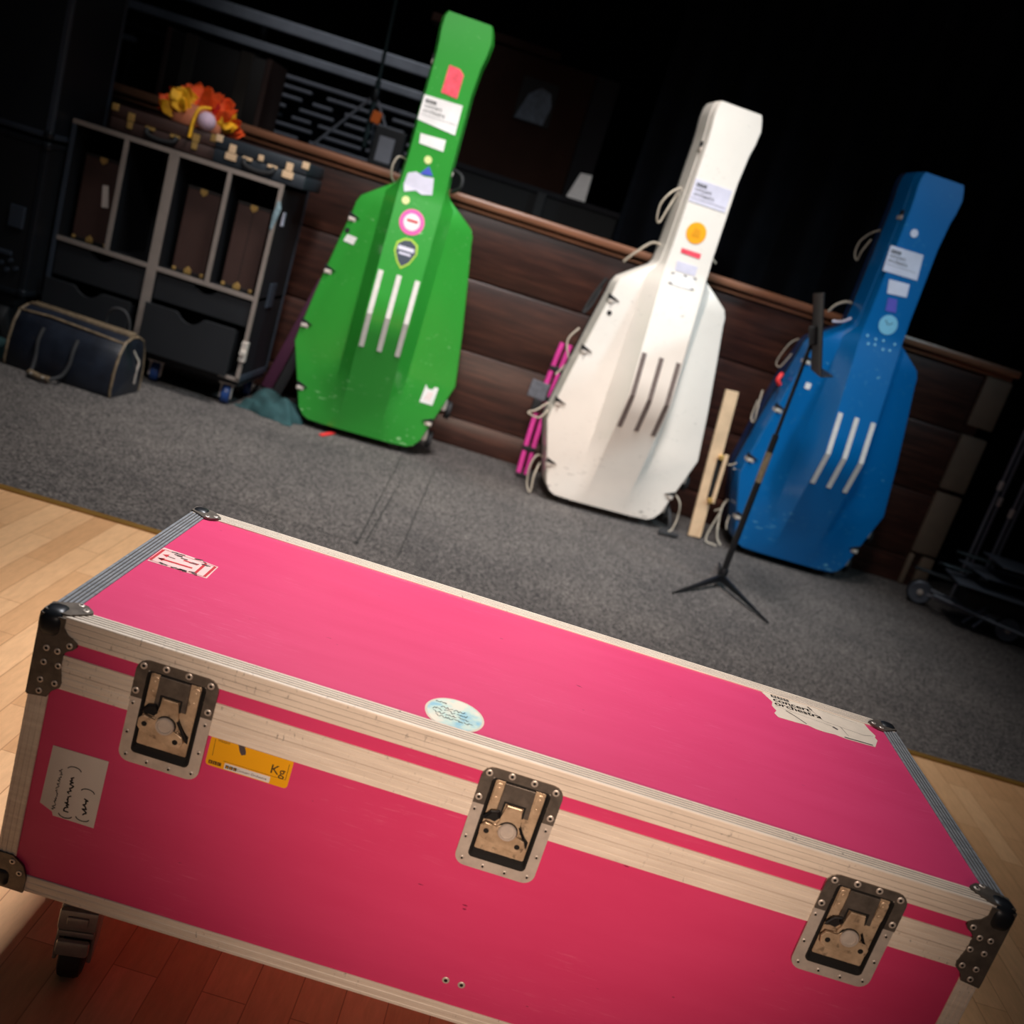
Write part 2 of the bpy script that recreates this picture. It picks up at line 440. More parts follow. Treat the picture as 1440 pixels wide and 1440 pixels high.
edge('edge_trim', (FX0,FY0,FZ1), (FX0,FY1,FZ1), X, -Z, T, W, trim=.004, m='aluminium_dark_reflect')
edge('edge_trim', (FX1,FY0,FZ1), (FX1,FY1,FZ1), -X, -Z, T, W, trim=.004, m='aluminium_dark_reflect')
for y, dy in ((FY0, Y_), (FY1, -Y_)):
    for x, dx in ((FX0, X), (FX1, -X)):
        edge('edge_trim', (x,y,FZ0+.004), (x,y,.494), dx, dy, .027, .027, 3, 3, shaded=False)
edge('edge_trim', (FX0,FY0,FZ0), (FX1,FY0,FZ0), Z, Y_, .026, .026, 2, 2, .004, shaded=False)
edge('edge_trim', (FX0,FY1,FZ0), (FX1,FY1,FZ0), Z, -Y_, .026, .026, 2, 2, .004, shaded=False)
edge('edge_trim', (FX0,FY0,FZ0), (FX0,FY1,FZ0), Z, X, .026, .026, 2, 2, .004, shaded=False)
edge('edge_trim', (FX1,FY0,FZ0), (FX1,FY1,FZ0), Z, -X, .026, .026, 2, 2, .004, shaded=False)
# lid and base rails that meet all round
def band(name, z0, z1, dep):
    bm = B()
    def ring(z, o): return [(FX0-o, FY0-o, z), (FX1+o, FY0-o, z), (FX1+o, FY1+o, z), (FX0-o, FY1+o, z)]
    h = z1-z0; g = .0008
    pr = [(z0, -I-.001), (z0, dep), (z0+h*.28, dep), (z0+h*.32, dep-g), (z0+h*.38, dep-g), (z0+h*.42, dep), (z0+h*.68, dep), (z0+h*.72, dep-g), (z0+h*.78, dep-g), (z0+h*.82, dep), (z1-.0006, dep), (z1, dep-.0006), (z1, -I-.001)]
    rs = [[bm.verts.new(p) for p in ring(z, o)] for z, o in pr]
    for a, b in zip(rs, rs[1:]):
        for k in range(4): bm.faces.new((a[k], a[(k+1) % 4], b[(k+1) % 4], b[k]))
    cobj(name, bm, 'aluminium')
band('lid_rail', .5204, .5415, .0002)
band('base_rail', .4945, .5195, .0002)
# dark corner braces with a steel ball on each top corner
BR = [(.031, .5922-.594), (.031, -.015), (.037, -.023), (.046, -.0275), (.051, -.031), (.0515, -.036), (.047, -.0415), (.0405, -.045), (.0365, -.050), (.0365, -.068), (.041, -.090), (.040, -.097), (.030, -.105), (.026, -.1145), (0, -.118), (0, -.002)]
RV = [(.0427, -.036), (.029, -.0478), (.0145, -.0475), (.0145, -.0675), (.0335, -.0672), (.0145, -.0925), (.0333, -.0925), (.0155, -.1085)]
TG = [(0, .002), (0, .026), (.008, .030), (.026, .0425), (.039, .0405), (.050, .031), (.0525, .0265), (.0495, .0205), (.033, .004), (.028, .002)]
TR = [(.0315, .0365), (.043, .0265)]
def rivet_bm(c, n, r=.0042):
    bm = B(); lathe(bm, Vector(c), n, [(0, r), (.0009, r), (.0014, r*.75), (.0014, r*.48), (.0006, r*.40), (.0006, .0001)], 14)
    cc = Vector(c); nn = Vector(n)
    for f in bm.faces:
        d = f.calc_center_median()-cc; d -= nn*d.dot(nn)
        if max((v.co-cc-nn*(v.co-cc).dot(nn)).length for v in f.verts) < r*.5 and (f.calc_center_median()-cc).dot(nn) > .0003: f.material_index = 1
    return bm
for sx, x0 in ((1, FX0), (-1, FX1)):
    for sy, y0 in ((1, FY0), (-1, FY1)):
        bm = B()
        f_front = lambda u, v, d: (x0+sx*u, y0-sy*d, FZ1+v)
        f_side = lambda u, v, d: (x0-sx*d, y0+sy*u, FZ1+v)
        f_top = lambda u, v, d: (x0+sx*u, y0+sy*v, FZ1+d)
        prism(bm, BR, f_front, -.001, .0024); prism(bm, BR, f_side, -.001, .0024); prism(bm, TG, f_top, -.001, .0022)
        br = cobj('corner_brace', bm, 'zinc')
        bm = B(); c = Vector((x0+sx*.013, y0+sy*.013, FZ1-.013))
        box(bm, c.x-.0185, c.x+.0185, c.y-.0185, c.y+.0185, c.z-.022, c.z+.0175, .014, None, 5)
        cobj('ball_corner', bm, 'black_ball', br, smooth=60)
        if sy == 1:
            for u, v in RV: cobj('rivet', rivet_bm(f_front(u, v, .0022), (0, -1, 0)), ['rivet', 'hole'], br)
        for u, v in TR: cobj('rivet', rivet_bm(f_top(u, v, .002), (0, 0, 1)), ['rivet', 'hole'], br)
        # bottom corner
        BB = [(0, 0), (.046, -.001), (.047, .024), (.040, .040), (.024, .052), (0, .052)]
        bm = B()
        g_front = lambda u, v, d: (x0+sx*u, y0-sy*d, FZ0+v)
        g_side = lambda u, v, d: (x0-sx*d, y0+sy*u, FZ0+v)
        prism(bm, BB, g_front, -.001, .0024); prism(bm, BB, g_side, -.001, .0024)
        br = cobj('corner_brace', bm, 'zinc')
        bm = B(); c = Vector((x0+sx*.013, y0+sy*.013, FZ0+.013))
        box(bm, c.x-.0175, c.x+.0175, c.y-.0175, c.y+.0175, c.z-.0175, c.z+.02, .013, None, 5)
        cobj('ball_corner', bm, 'black_ball', br, smooth=60)
        if sy == 1:
            for u, v in ((.025, .043), (.037, .028)): cobj('rivet', rivet_bm(g_front(u, v, .0022), (0, -1, 0)), ['rivet', 'hole'], br)
# recessed butterfly latches
RIV = [(-.0447,.0652),(-.0159,.0691),(.0135,.069),(.043,.0652),(-.0482,.029),(.047,.0286),(-.0486,.0099),(-.0479,-.0316),(-.0437,-.0634),(-.0148,-.0669),(.0148,-.0671),(.0442,-.0633),(.0475,-.0317),(.0469,.009)]
def latch(cx, cz, turn):
    def F(u, v, d): return (cx+u, FY0-d, cz+v)
    # frame: ring round the dish, lower plate bright, upper bracket dark
    def ring(bm, outer, inner, d0, d1):
        n = len(outer)
        vs = [[bm.verts.new(F(*p, d)) for p in q] for q, d in ((outer, d0), (outer, d1), (inner, d1), (inner, d0))]
        for a, b in zip(vs, vs[1:]+vs[:1]):
            for k in range(n): bm.faces.new((a[k], a[(k+1) % n], b[(k+1) % n], b[k]))
    bm = B(); o = rrect(-.0535, .0535, -.0733, .0733, .015, 6); i = rrect(-.0375, .0375, -.0562, .0605, .006, 6)
    ring(bm, o, i, -.0005, .0022)
    L = cobj('latch', bm, 'silver', label='silver framed recessed butterfly latch')
    bm = B()          # raised bead and sloping inner wall of the dish
    o2 = rrect(-.0385, .0385, -.0572, .0612, .0065, 6); m2 = rrect(-.0365, .0365, -.0550, .0595, .006, 6); i2 = rrect(-.0335, .0335, -.0505, .0572, .005, 6)
    n = len(o2)
    vs = [[bm.verts.new(F(*p, d)) for p in q] for q, d in ((o2, .0018), (o2, .0036), (m2, .0036), (i2, .0001))]
    for a, b in zip(vs, vs[1:]):
        for k in range(n): bm.faces.new((a[k], a[(k+1) % n], b[(k+1) % n], b[k]))
    bm.faces.new([bm.verts.new(F(*p, .0003)) for p in o2])
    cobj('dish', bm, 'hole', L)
    bm = B()          # dark bracket over the upper rim
    ou = [(-.0537, .0192), (-.0537, .058)]+[(-.0537+.0155*(1-math.cos(R(a))), .0735-.0155*(1-math.sin(R(a)))) for a in (0, 22, 45, 68, 90)]+[(.0537-.0155*(1-math.cos(R(a))), .0735-.0155*(1-math.sin(R(a)))) for a in (90, 68, 45, 22, 0)]+[(.0537, .0192), (.0376, .0192), (.0376, .061), (-.0376, .061), (-.0376, .0192)]
    prism(bm, ou, F, .0016, .0036)
    ribbon(bm, [(-.0537, .0405), (-.038, .0405)], .0012, lambda u, v: F(u, v, .0038)); ribbon(bm, [(.038, .0405), (.0537, .0405)], .0012, lambda u, v: F(u, v, .0038))
    cobj('bracket', bm, 'zinc', L)
    bm = B()          # mechanism plate in the dish
    prism(bm, rrect(-.0335, .0325, -.0432, .0595, .002, 2), F, .0004, .003, .0006)
    ribbon(bm, [(-.018, -.03), (-.018, -.043)], .0011, lambda u, v: F(u, v, .0032)); ribbon(bm, [(.016, -.03), (.016, -.043)], .0011, lambda u, v: F(u, v, .0032))
    cobj('plate', bm, 'brass_steel', L)
    for s in (-1, 1):   # cheek pieces
        bm = B(); prism(bm, rrect(s*.0268-.0058, s*.0268+.0058, .0255, .0565, .005, 4), F, .002, .0048, .001)
        for zz in (.048, .034): prism(bm, circle(s*.0268, zz, .003, n=12), F, .004, .0055, .0006)
        cobj('cheek', bm, 'brass_steel', L)
    bm = B(); prism(bm, [(-.0212, .0592), (.0188, .0592), (.0205, .018), (.0125, .018), (.0125, .033), (-.0145, .033), (-.0145, .018), (-.0214, .018)], F, .002, .0062, .0008)
    cobj('keeper', bm, 'zinc', L)
    bm = B(); prism(bm, [(-.0105, .0315), (.0095, .0315), (.013, .013), (.014, .004), (-.014, .004), (-.0135, .013)], F, .002, .0085, .0014)
    prism(bm, circle(0, -.004, .0165, n=24), F, .002, .0075, .0012)
    cobj('tongue', bm, 'brass_steel', L)
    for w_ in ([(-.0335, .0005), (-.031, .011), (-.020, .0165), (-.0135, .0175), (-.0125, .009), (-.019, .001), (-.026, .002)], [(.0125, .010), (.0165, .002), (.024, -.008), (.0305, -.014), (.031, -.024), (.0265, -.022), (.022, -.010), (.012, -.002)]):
        bm = B(); prism(bm, w_, F, .0028, .0034); cobj('opening', bm, 'hole', L)  # flat dark pieces painting in the shadow round the wing
    bm = B(); prism(bm, [(-.0160, .0175), (-.0155, .0345), (.0135, .0345), (.0140, .0175), (.0115, .0175), (.0110, .032), (-.0130, .032), (-.0135, .0175)], F, .004, .0066); cobj('opening', bm, 'hole', L)  # dark outline painting in the shade around the tongue
    wing = [(-.030, .001), (-.0352, -.006), (-.0345, -.0165), (-.0285, -.0225), (-.0165, -.0245), (-.006, -.026), (.006, -.026), (.0165, -.0305), (.0255, -.0275), (.028, -.019), (.0245, -.011), (.013, -.0085), (.009, -.0035), (-.009, .0045), (-.014, -.002), (-.021, -.0005)]
    ct, st = math.cos(R(turn)), math.sin(R(turn))
    rot = lambda u, v: (u*ct-(v+.004)*st, u*st+(v+.004)*ct-.004)
    bm = B(); prism(bm, [rot(*p) for p in wing], F, .006, .0105, .0014)
    wg = cobj('wing_handle', bm, 'brass_steel', L)
    bm = B()
    for p in ((-.026, -.0105), (.018, -.0205)): prism(bm, circle(*rot(*p), .0036, n=14), F, .0104, .0109)
    cobj('wing_hole', bm, 'hole', L)
    bm = B(); lathe(bm, F(0, -.004, .009), (0, -1, 0), [(0, .0122), (.0030, .0122), (.0044, .0108), (.0044, .0092), (.0026, .0084), (.0030, .0001)], 28)
    cobj('hub', bm, 'silver', L, smooth=40)
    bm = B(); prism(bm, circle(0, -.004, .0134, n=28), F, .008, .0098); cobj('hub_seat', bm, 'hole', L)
    bm = B(); tube(bm, [F(*p, .0075) for p in ((-.034, .006), (-.027, .0165), (-.018, .019), (-.0155, .012))], .0022, 6)
    cobj('spring', bm, 'black_metal', L); bm = B(); tube(bm, [F(*p, .0075) for p in ((.0135, .006), (.021, -.006), (.028, -.016))], .0019, 6)
    cobj('spring', bm, 'black_metal', L)
    for k, p in enumerate(RIV):
        cobj('rivet', rivet_bm(F(*p, .0034 if p[1] > .02 else .002), (0, -1, 0), .0046 if p[1] > .02 else .0034), ['rivet' if p[1] > .02 else 'silver', 'hole'], L)
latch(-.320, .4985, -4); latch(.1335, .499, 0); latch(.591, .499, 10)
# castors
def castor(x, y, ang):
    rot = Matrix.Translation((x, y, 0)) @ Matrix.Rotation(ang, 4, 'Z')
    bm = B(); box(bm, -.045, .045, -.045, .045, .176, .1845, .002, rot); box(bm, -.075, .075, -.05, .05, .178, .1848, 0, rot)
    k = cobj('castor', bm, 'black_metal')
    bm = B(); cyl(bm, rot @ Vector((0, 0, .140)), rot @ Vector((0, 0, .177)), .026, 24, .006)
    for s in (-1, 1): box(bm, s*.024-.003, s*.024+.003, -.036, .02, .040, .140, .002, rot)
    box(bm, -.027, .027, -.040, .03, .132, .140, .003, rot)
    box(bm, -.027, .027, -.050, -.040, .104, .138, .004, rot); box(bm, -.015, .015, -.054, -.048, .114, .130, .003, rot)
    box(bm, -.023, .023, -.056, -.046, .064, .090, .005, rot); box(bm, -.025, .025, -.046, -.03, .090, .100, .002, rot)
    cobj('fork', bm, 'castor_steel', k, smooth=40)
    bm = B(); cyl(bm, rot @ Vector((-.017, -.006, .046)), rot @ Vector((.017, -.006, .046)), .046, 32, .008)
    cobj('wheel', bm, 'black_rubber', k, smooth=40)
castor(-.402, 1.235, R(12)); castor(.675, 1.235, R(-20)); castor(-.402, 1.57, R(30)); castor(.675, 1.57, R(5))
# front screws in the lower panel
for x in (.1225, .1445): cobj('rivet', rivet_bm((x, FY0+I+.0002, .2455), (0, -1, 0), .0052), ['rivet', 'hole'])
def Ff(u, v, d=0.0): return (u, FY0+I-d, v)
def Ft(u, v, d=0.0): return (u, v, FZ1-I+d)
def lay(bm_fn, mats): pass
def bbc(bm_blocks, bm_letters, u, v, s, fn0, fn1):
    """three dark squares with a letter in each, left edge u, bottom v"""
    for k, ch in enumerate('BBC'):
        x = u+k*s*1.16
        bm_blocks.faces.new([bm_blocks.verts.new(fn0(*p)) for p in ((x, v), (x+s, v), (x+s, v+s), (x, v+s))])
        merge(bm_letters, text_bm(ch, s*.95, lambda a, b, x=x: fn1(x+s*.5+a, v+s*.17+b), 'CENTER'))
rnd = random.Random(3)
# red and white arrow label
bm = B(); prism(bm, [(-.4752, 1.450), (-.43, 1.4475), (-.384, 1.4405), (-.3835, 1.413), (-.3825, 1.3862), (-.42, 1.3855), (-.4735, 1.3842), (-.4745, 1.41)], Ft, .0001, .0005)
s = cobj('label', bm, 'pale_pink', label='worn red and white arrow label')
bm = B(); q = lambda u, v: Ft(u, v, .0008)
for a, b, w in (((-.4715, 1.4395), (-.4712, 1.3905), .0042), ((-.4030, 1.438), (-.4025, 1.3905), .0042), ((-.3878, 1.437), (-.3874, 1.390), .0042), ((-.462, 1.4045), (-.414, 1.4058), .0048), ((-.432, 1.4245), (-.412, 1.424), .0042), ((-.4715, 1.4425), (-.388, 1.438), .0008), ((-.471, 1.3885), (-.388, 1.3888), .0008)): ribbon(bm, [a, b], w, q)
for y in (1.4045, 1.4225): bm.faces.new([bm.verts.new(q(*p)) for p in ((-.466, y), (-.457, y+.006), (-.457, y-.006))])
cobj('arrows', bm, 'red_ink', s)
for k in range(26):
    if k in (0, 13): bm = B()
    u = -.46+rnd.random()*.055; v = 1.421+rnd.random()*.024 if k < 13 else 1.386+rnd.random()*.005
    ribbon(bm, [(u, v), (u+.004+rnd.random()*.008, v+(rnd.random()-.5)*.006)], .0015+rnd.random()*.002, lambda a, b: Ft(a, b, .0009))
    if k in (12, 25): cobj('scuff', bm, 'ink_soft', s)
# round sticker with handwriting
bm = B(); prism(bm, circle(.026, 1.2045, .0405, .0435, 40), Ft, .0001, .0005)
s = cobj('label', bm, 'paper_cream', label='round pale blue handwritten label')
bm = B(); prism(bm, circle(.026, 1.2045, .0375, .0405, 40), Ft, .0005, .0007)
cobj('print', bm, 'cloud_sticker', s)
bm = B(); q = lambda u, v: Ft(u, v, .0010)
for u, v, L, h, k in ((-.003, 1.2275, .018, .0045, 1), (.006, 1.2145, .036, .0058, 2), (-.005, 1.2065, .05, .0055, 3), (-.002, 1.198, .05, .005, 3), (.002, 1.189, .052, .0042, 4)): scribble(bm, u, v, L, h, .0009, q, rnd, k)
cobj('handwriting', bm, 'ink', s)
# torn cream label with the orchestra's name
pts = [(.5275, 1.634), (.62, 1.634), (.716, 1.6335), (.7195, 1.61), (.7255, 1.5914), (.7215, 1.582), (.7235, 1.573), (.7185, 1.562), (.7105, 1.5425), (.69, 1.5405), (.6576, 1.5388), (.64, 1.5422), (.622, 1.5395), (.6064, 1.5404), (.5942, 1.5455), (.575, 1.5425), (.5416, 1.5409), (.537, 1.553), (.5435, 1.566), (.5385, 1.582), (.543, 1.6), (.535, 1.617)]
bm = B(); prism(bm, pts, Ft, .0001, .0006)
s = cobj('label', bm, 'paper_cream', label='torn cream label with black lettering')
bb, bl = B(), B(); bbc(bb, bl, .545, 1.6205, .0098, lambda u, v: Ft(u, v, .0009), lambda u, v: Ft(u, v, .0012))
cobj('logo', bb, 'ink', s); cobj('lettering', bl, 'paper_cream', s)
bm = text_bm('concert', .0205, lambda u, v: Ft(.545+u, 1.6055+v, .0009), 'LEFT', 1.05); merge(bm, text_bm('orchestra', .0205, lambda u, v: Ft(.545+u, 1.5905+v, .0009), 'LEFT', 1.05))
for k in range(1, 4): merge(bm, text_bm('concert', .0205, lambda u, v: Ft(.545+u+.0004*k, 1.6055+v+.0003*(k % 2), .0009), 'LEFT', 1.05)); merge(bm, text_bm('orchestra', .0205, lambda u, v: Ft(.545+u+.0004*k, 1.5905+v+.0003*(k % 2), .0009), 'LEFT', 1.05))
cobj('lettering', bm, 'ink', s)
bm = B(); q = lambda u, v: Ft(u, v, .0009)
ribbon(bm, [(.563, 1.578), (.577, 1.566), (.592, 1.549)], .0022, q); ribbon(bm, [(.612, 1.625), (.631, 1.585), (.662, 1.581), (.70, 1.577), (.719, 1.586)], .0006, q); ribbon(bm, [(.612, 1.626), (.617, 1.617), (.6145, 1.6215), (.612, 1.626)], .003, q)
ribbon(bm, [(.660, 1.582), (.6665, 1.553)], .0006, q); ribbon(bm, [(.645, 1.571), (.650, 1.567)], .005, q); ribbon(bm, [(.658, 1.543), (.685, 1.545), (.706, 1.546)], .0035, q)
ribbon(bm, [(.631, 1.628), (.70, 1.621)], .0005, q); ribbon(bm, [(.545, 1.585), (.60, 1.578), (.645, 1.573)], .0005, q)
cobj('crease', bm, 'ink_soft', s)
# yellow weight label
bm = B(); prism(bm, rrect(-.2625, -.1525, .4525, .4955, .005, 4), Ff, .0001, .0006)
s = cobj('label', bm, 'yellow_label', label='yellow weight label')
bm = B(); prism(bm, rrect(-.2375, -.1765, .4535, .4625, .0008, 2), Ff, .0006, .0008); w = cobj('strip', bm, 'paper_white', s)
q = lambda u, v: Ff(u, v, .0009)
bm = text_bm('Kg', .0185, lambda u, v: q(-.1795+u, .4685+v)); merge(bm, text_bm('WEIGHT', .0042, lambda u, v: q(-.253+u, .4895+v)))
merge(bm, text_bm('Concert Orchestra', .0047, lambda u, v: Ff(-.2205+u, .4562+v, .0011), 'LEFT', 1.08))
ribbon(bm, [(-.2565, .4915), (-.2555, .4675)], .0005, q); ribbon(bm, [(-.24, .4645), (-.158, .4645)], .0004, q); ribbon(bm, [(-.157, .488), (-.157, .4645)], .0006, q); ribbon(bm, [(-.2545, .4935), (-.16, .4935)], .0004, q)
cobj('lettering', bm, 'ink', s)
bb, bl = B(), B()
bbc(bb, bl, -.2585, .4555, .005, q, lambda u, v: Ff(u, v, .0012)); bbc(bb, bl, -.2358, .4555, .0045, lambda u, v: Ff(u, v, .0011), lambda u, v: Ff(u, v, .0014))
cobj('logo', bb, 'ink', s); cobj('lettering', bl, 'yellow_label', s)
bm = B(); prism(bm, [(-.2265, .4935), (-.2185, .4945), (-.2150, .4865), (-.2145, .4825), (-.2195, .480), (-.223, .4845)], Ff, .0007, .0010)
cobj('scuff', bm, 'ink_soft', s)
# white paper with handwriting turned on its side
bm = B(); prism(bm, [(-.4585, .4125), (-.3835, .4135), (-.3842, .3105), (-.4405, .311), (-.4425, .3165), (-.4605, .3245)], Ff, .0001, .0006)
s = cobj('label', bm, 'paper', label='white paper label with handwriting running upwards')
bm = B()
for u, v, L, k, h, w in ((-.4415, .320, .064, 6, .0042, .0010), (-.4245, .322, .058, 2, .0058, .0019), (-.4015, .325, .03, 1, .0066, .0021)): scribble(bm, u, v, L, h, w, q, rnd, k, True)
for cx, cv, sg in ((-.4245, .318, -1), (-.4245, .386, 1), (-.4015, .321, -1), (-.4015, .360, 1)):
    ribbon(bm, [(cx+.009*math.sin(R(a)), cv+sg*.005*math.cos(R(a))) for a in range(-80, 81, 20)], .0013, q)
cobj('handwriting', bm, 'ink', s)

# ------------------------------------------------------------------ double bass cases
OUT = [(.04,.255),(.055,.285),(.09,.312),(.25,.360),(.40,.405),(.65,.367),(.90,.322),(1.07,.289),(1.11,.284),(1.145,.268),(1.20,.195),(1.245,.133),(1.272,.119),(1.35,.114),(1.60,.112),(1.83,.110),(1.885,.112),(1.945,.117),(1.99,.114),(2.012,.104)]
PT = [(.04,.018),(.65,.185),(1.25,.070),(1.88,.052),(2.02,.046)]
def dep(z):
    for (a, p), (b, q) in zip(PT, PT[1:]):
        if z <= b: return p+(q-p)*max(0, (z-a))/(b-a)
    return PT[-1][1]
def hw(z):
    for (a, p), (b, q) in zip(OUT, OUT[1:]):
        if z <= b: return p+(q-p)*max(0, (z-a))/(b-a)
    return OUT[-1][1]
def bass_case(x, y, yaw, colour, label, DEP=.36, TP=.72):
    root = empty('double_bass_case', (x, y, .004), yaw, label, 'double bass case')
    sh, bk = colour+'_shell', colour+'_back'
    # front shell: raised flat spine of constant width, facets to the wings, rounded rim
    bm = B(); rows = []
    zs = sorted({z for z, _ in OUT} | {.45, .55, .75, 1.0, 1.45, 1.7})
    for z in zs:
        r = hw(z); xp = min(.106, r-.012); xb = min(.165, r-.004); fl = .022 if 1.86 < z < 1.98 else .012 if 1.82 < z else 0
        yb = -.016 if z < 1.2 else -.006
        if z > 1.25: yb = -dep(z)*.55
        d = dep(z); L = []
        for s in (-1, 1):
            rr = r+(fl if s > 0 else 0); k = 1+(fl/r if s > 0 else 0)
            side = [(s*rr, .15), (s*rr, .006), (s*(rr-.004), 0), (s*xb*k, yb), (s*xp*k, -d)]
            L += side if s < 0 else side[::-1]
        rows.append([bm.verts.new((px, py, z)) for px, py in L])
    for a, b in zip(rows, rows[1:]):
        for k in range(len(a)-1): bm.faces.new((a[k], a[k+1], b[k+1], b[k]))
        bm.faces.new((a[-1], a[0], b[0], b[-1]))
    bm.faces.new(rows[0]); bm.faces.new(rows[-1][::-1])
    es = [e for e in bm.edges if len(e.link_faces) == 2 and e.calc_face_angle(0) > R(38)]
    bmesh.ops.bevel(bm, geom=es, offset=.006, segments=2, profile=.5, affect='EDGES', clamp_overlap=True)
    obj('front_shell', bm, sh, root, smooth=30)
    # back shell tapers towards the wall
    bm = B(); rows = []
    for z in zs:
        r = hw(z); b = DEP if z < 1.0 else DEP-.11*min(1, (z-1.0)/.25)
        rows.append([bm.verts.new(p) for p in ((-r+.002, .152, z), (-r*(.5+.5*TP+.03), .20, z), (-r*TP, b-.03, z), (-r*(TP-.08), b, z), (r*(TP-.08), b, z), (r*TP, b-.03, z), (r*(.5+.5*TP+.03), .20, z), (r-.002, .152, z))])
    for a, b in zip(rows, rows[1:]):
        for k in range(8): bm.faces.new((a[k], a[(k+1) % 8], b[(k+1) % 8], b[k]))
    bm.faces.new(rows[0]); bm.faces.new(rows[-1][::-1])
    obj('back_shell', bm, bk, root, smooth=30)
    bm = B(); o = [(hw(z)+.004, z) for z in zs]
    ring = [(-a, z) for a, z in o]+[(a, z) for a, z in o[::-1]]
    va = [[bm.verts.new((px*k, py, z)) for px, z in ring] for py, k in ((.143, .99), (.143, 1), (.158, 1), (.158, .99))]
    n = len(ring)
    for a, b in zip(va, va[1:]+va[:1]):
        for k in range(n): bm.faces.new((a[k], a[(k+1) % n], b[(k+1) % n], b[k]))
    obj('rim_seal', bm, 'black_rubber', root)
    # latches round the rim
    for s, z in ((-1, .187), (-1, .488), (-1, .765), (-1, 1.03), (1, .187), (-1, 1.80), (1, 1.78), (1, 1.36)):
        r = hw(z); fy = -.001 if z < 1.2 else -.012
        bm = B(); box(bm, s*r-.034 if s > 0 else -r-.002, r+.002 if s > 0 else -r+.034, fy-.004, fy+.05, z-.014, z+.006, .003)
        L = obj('latch', bm, 'silver', root)
        bm = B(); cyl(bm, (s*(r-.016), fy-.003, z-.004), (s*(r-.016), fy-.012, z-.004), .007, 12, .002); obj('stud', bm, 'silver', L)
        bm = B(); vs = [(s*(r+.003), fy-.003, z+.030), (s*(r-.05), fy-.012, z+.008), (s*(r+.003), fy-.003, z+.008)]
        q = [bm.verts.new(p) for p in vs]; w = [bm.verts.new((p[0], p[1]+.03, p[2])) for p in vs]
        bm.faces.new(q); bm.faces.new(w[::-1])
        for k in range(3): bm.faces.new((q[k], w[k], w[(k+1) % 3], q[(k+1) % 3]))
        obj('notch_shade', bm, 'black_rubber', L)  # dark wedge standing in for the shadow inside a notch
    # three strips down the spine, bent over the bridge bulge
    for cx, top in ((-.087, .852), (0, .852), (.088, .852)):
        bm = B()
        pr = [(top, dep(top)), (.65, dep(.65)), (.484, dep(.484))]
        for (z0, d0), (z1, d1) in zip(pr, pr[1:]):
            vs = [bm.verts.new((cx+sx*.0115, -d-o, z)) for z, d in ((z0, d0), (z1, d1)) for o in (-.002, .004) for sx in (-1, 1)]
            for f in ((0,1,3,2),(4,6,7,5),(0,4,5,1),(2,3,7,6),(0,2,6,4),(1,5,7,3)): bm.faces.new([vs[i] for i in f])
        obj('rub_strip', bm, 'white_strip' if colour != 'white' else 'grey_strip', root)
    # feet and wheels at the lower right
    for z in (.29, .115):
        r = hw(z)
        bm = B(); box(bm, r-.03, r+.022, .03, .10, z-.03, z+.03, .01); W_ = obj('wheel_bracket', bm, 'silver', root, smooth=40)
        bm = B(); cyl(bm, (r+.024, .10, z-.03), (r+.05, .10, z-.03), .045, 20, .006); obj('wheel', bm, 'black_rubber', W_, smooth=40)
    bm = B()
    for s in (-1, 1): bm = B(); box(bm, s*.19-.03, s*.19+.03, .03, .3, .001, .042, .006); obj('foot', bm, 'black_rubber', root)
    return root
mat('white_strip', (214, 206, 200), .5, var=.08, sc=30); mat('grey_strip', (112, 100, 96), .5, var=.15, sc=30)
def nk(u, v, d=0.0): return (u, -dep(v)-.0012-d, v)            # on the spine
def wg(u, v, d=0.0):
    xb = .165; r = hw(v); k = max(0, min(1, (r-abs(u))/(r-xb)))
    return (u, -.016*k-.0012-d, v)
def sticker(root, pts, m, fn=nk, label=None):
    bm = B(); a = [bm.verts.new(fn(u, v, .001)) for u, v in pts]; b = [bm.verts.new(fn(u, v, -.0008)) for u, v in pts]; n = len(pts)
    bm.faces.new(a)
    for i in range(n): bm.faces.new((a[i], b[i], b[(i+1) % n], a[(i+1) % n]))
    return obj('sticker', bm, m, root, label=label)
def orch_label(root, pts, m='paper_white'):
    """the printed white label on each neck"""
    s = sticker(root, pts, m, label='white label printed with black lettering')
    u, v = pts[0][0]+.012, pts[0][1]-.012
    bb, bl = B(), B(); bbc(bb, bl, u, v-.018, .015, lambda a, b: nk(a, b, .002), lambda a, b: nk(a, b, .003))
    obj('logo', bb, 'ink', s); obj('lettering', bl, m, s)
    bm = text_bm('concert', .026, lambda a, b: nk(u+a, v-.038+b, .002)); merge(bm, text_bm('orchestra', .026, lambda a, b: nk(u+a, v-.060+b, .002)))
    obj('lettering', bm, 'ink', s)
    bm = B(); ribbon(bm, [(pts[0][0]+.006, v-.072), (pts[1][0]-.006, v-.072)], .0015, lambda a, b: nk(a, b, .002)); obj('rule', bm, 'ink_soft', s)
def rope(root, pts, r=.006, m='rope'):
    bm = B(); tube(bm, smoothpts(pts, 5), r*(.62 if m == 'rope' else .85), 6); obj('rope_loop', bm, m, root, smooth=60)

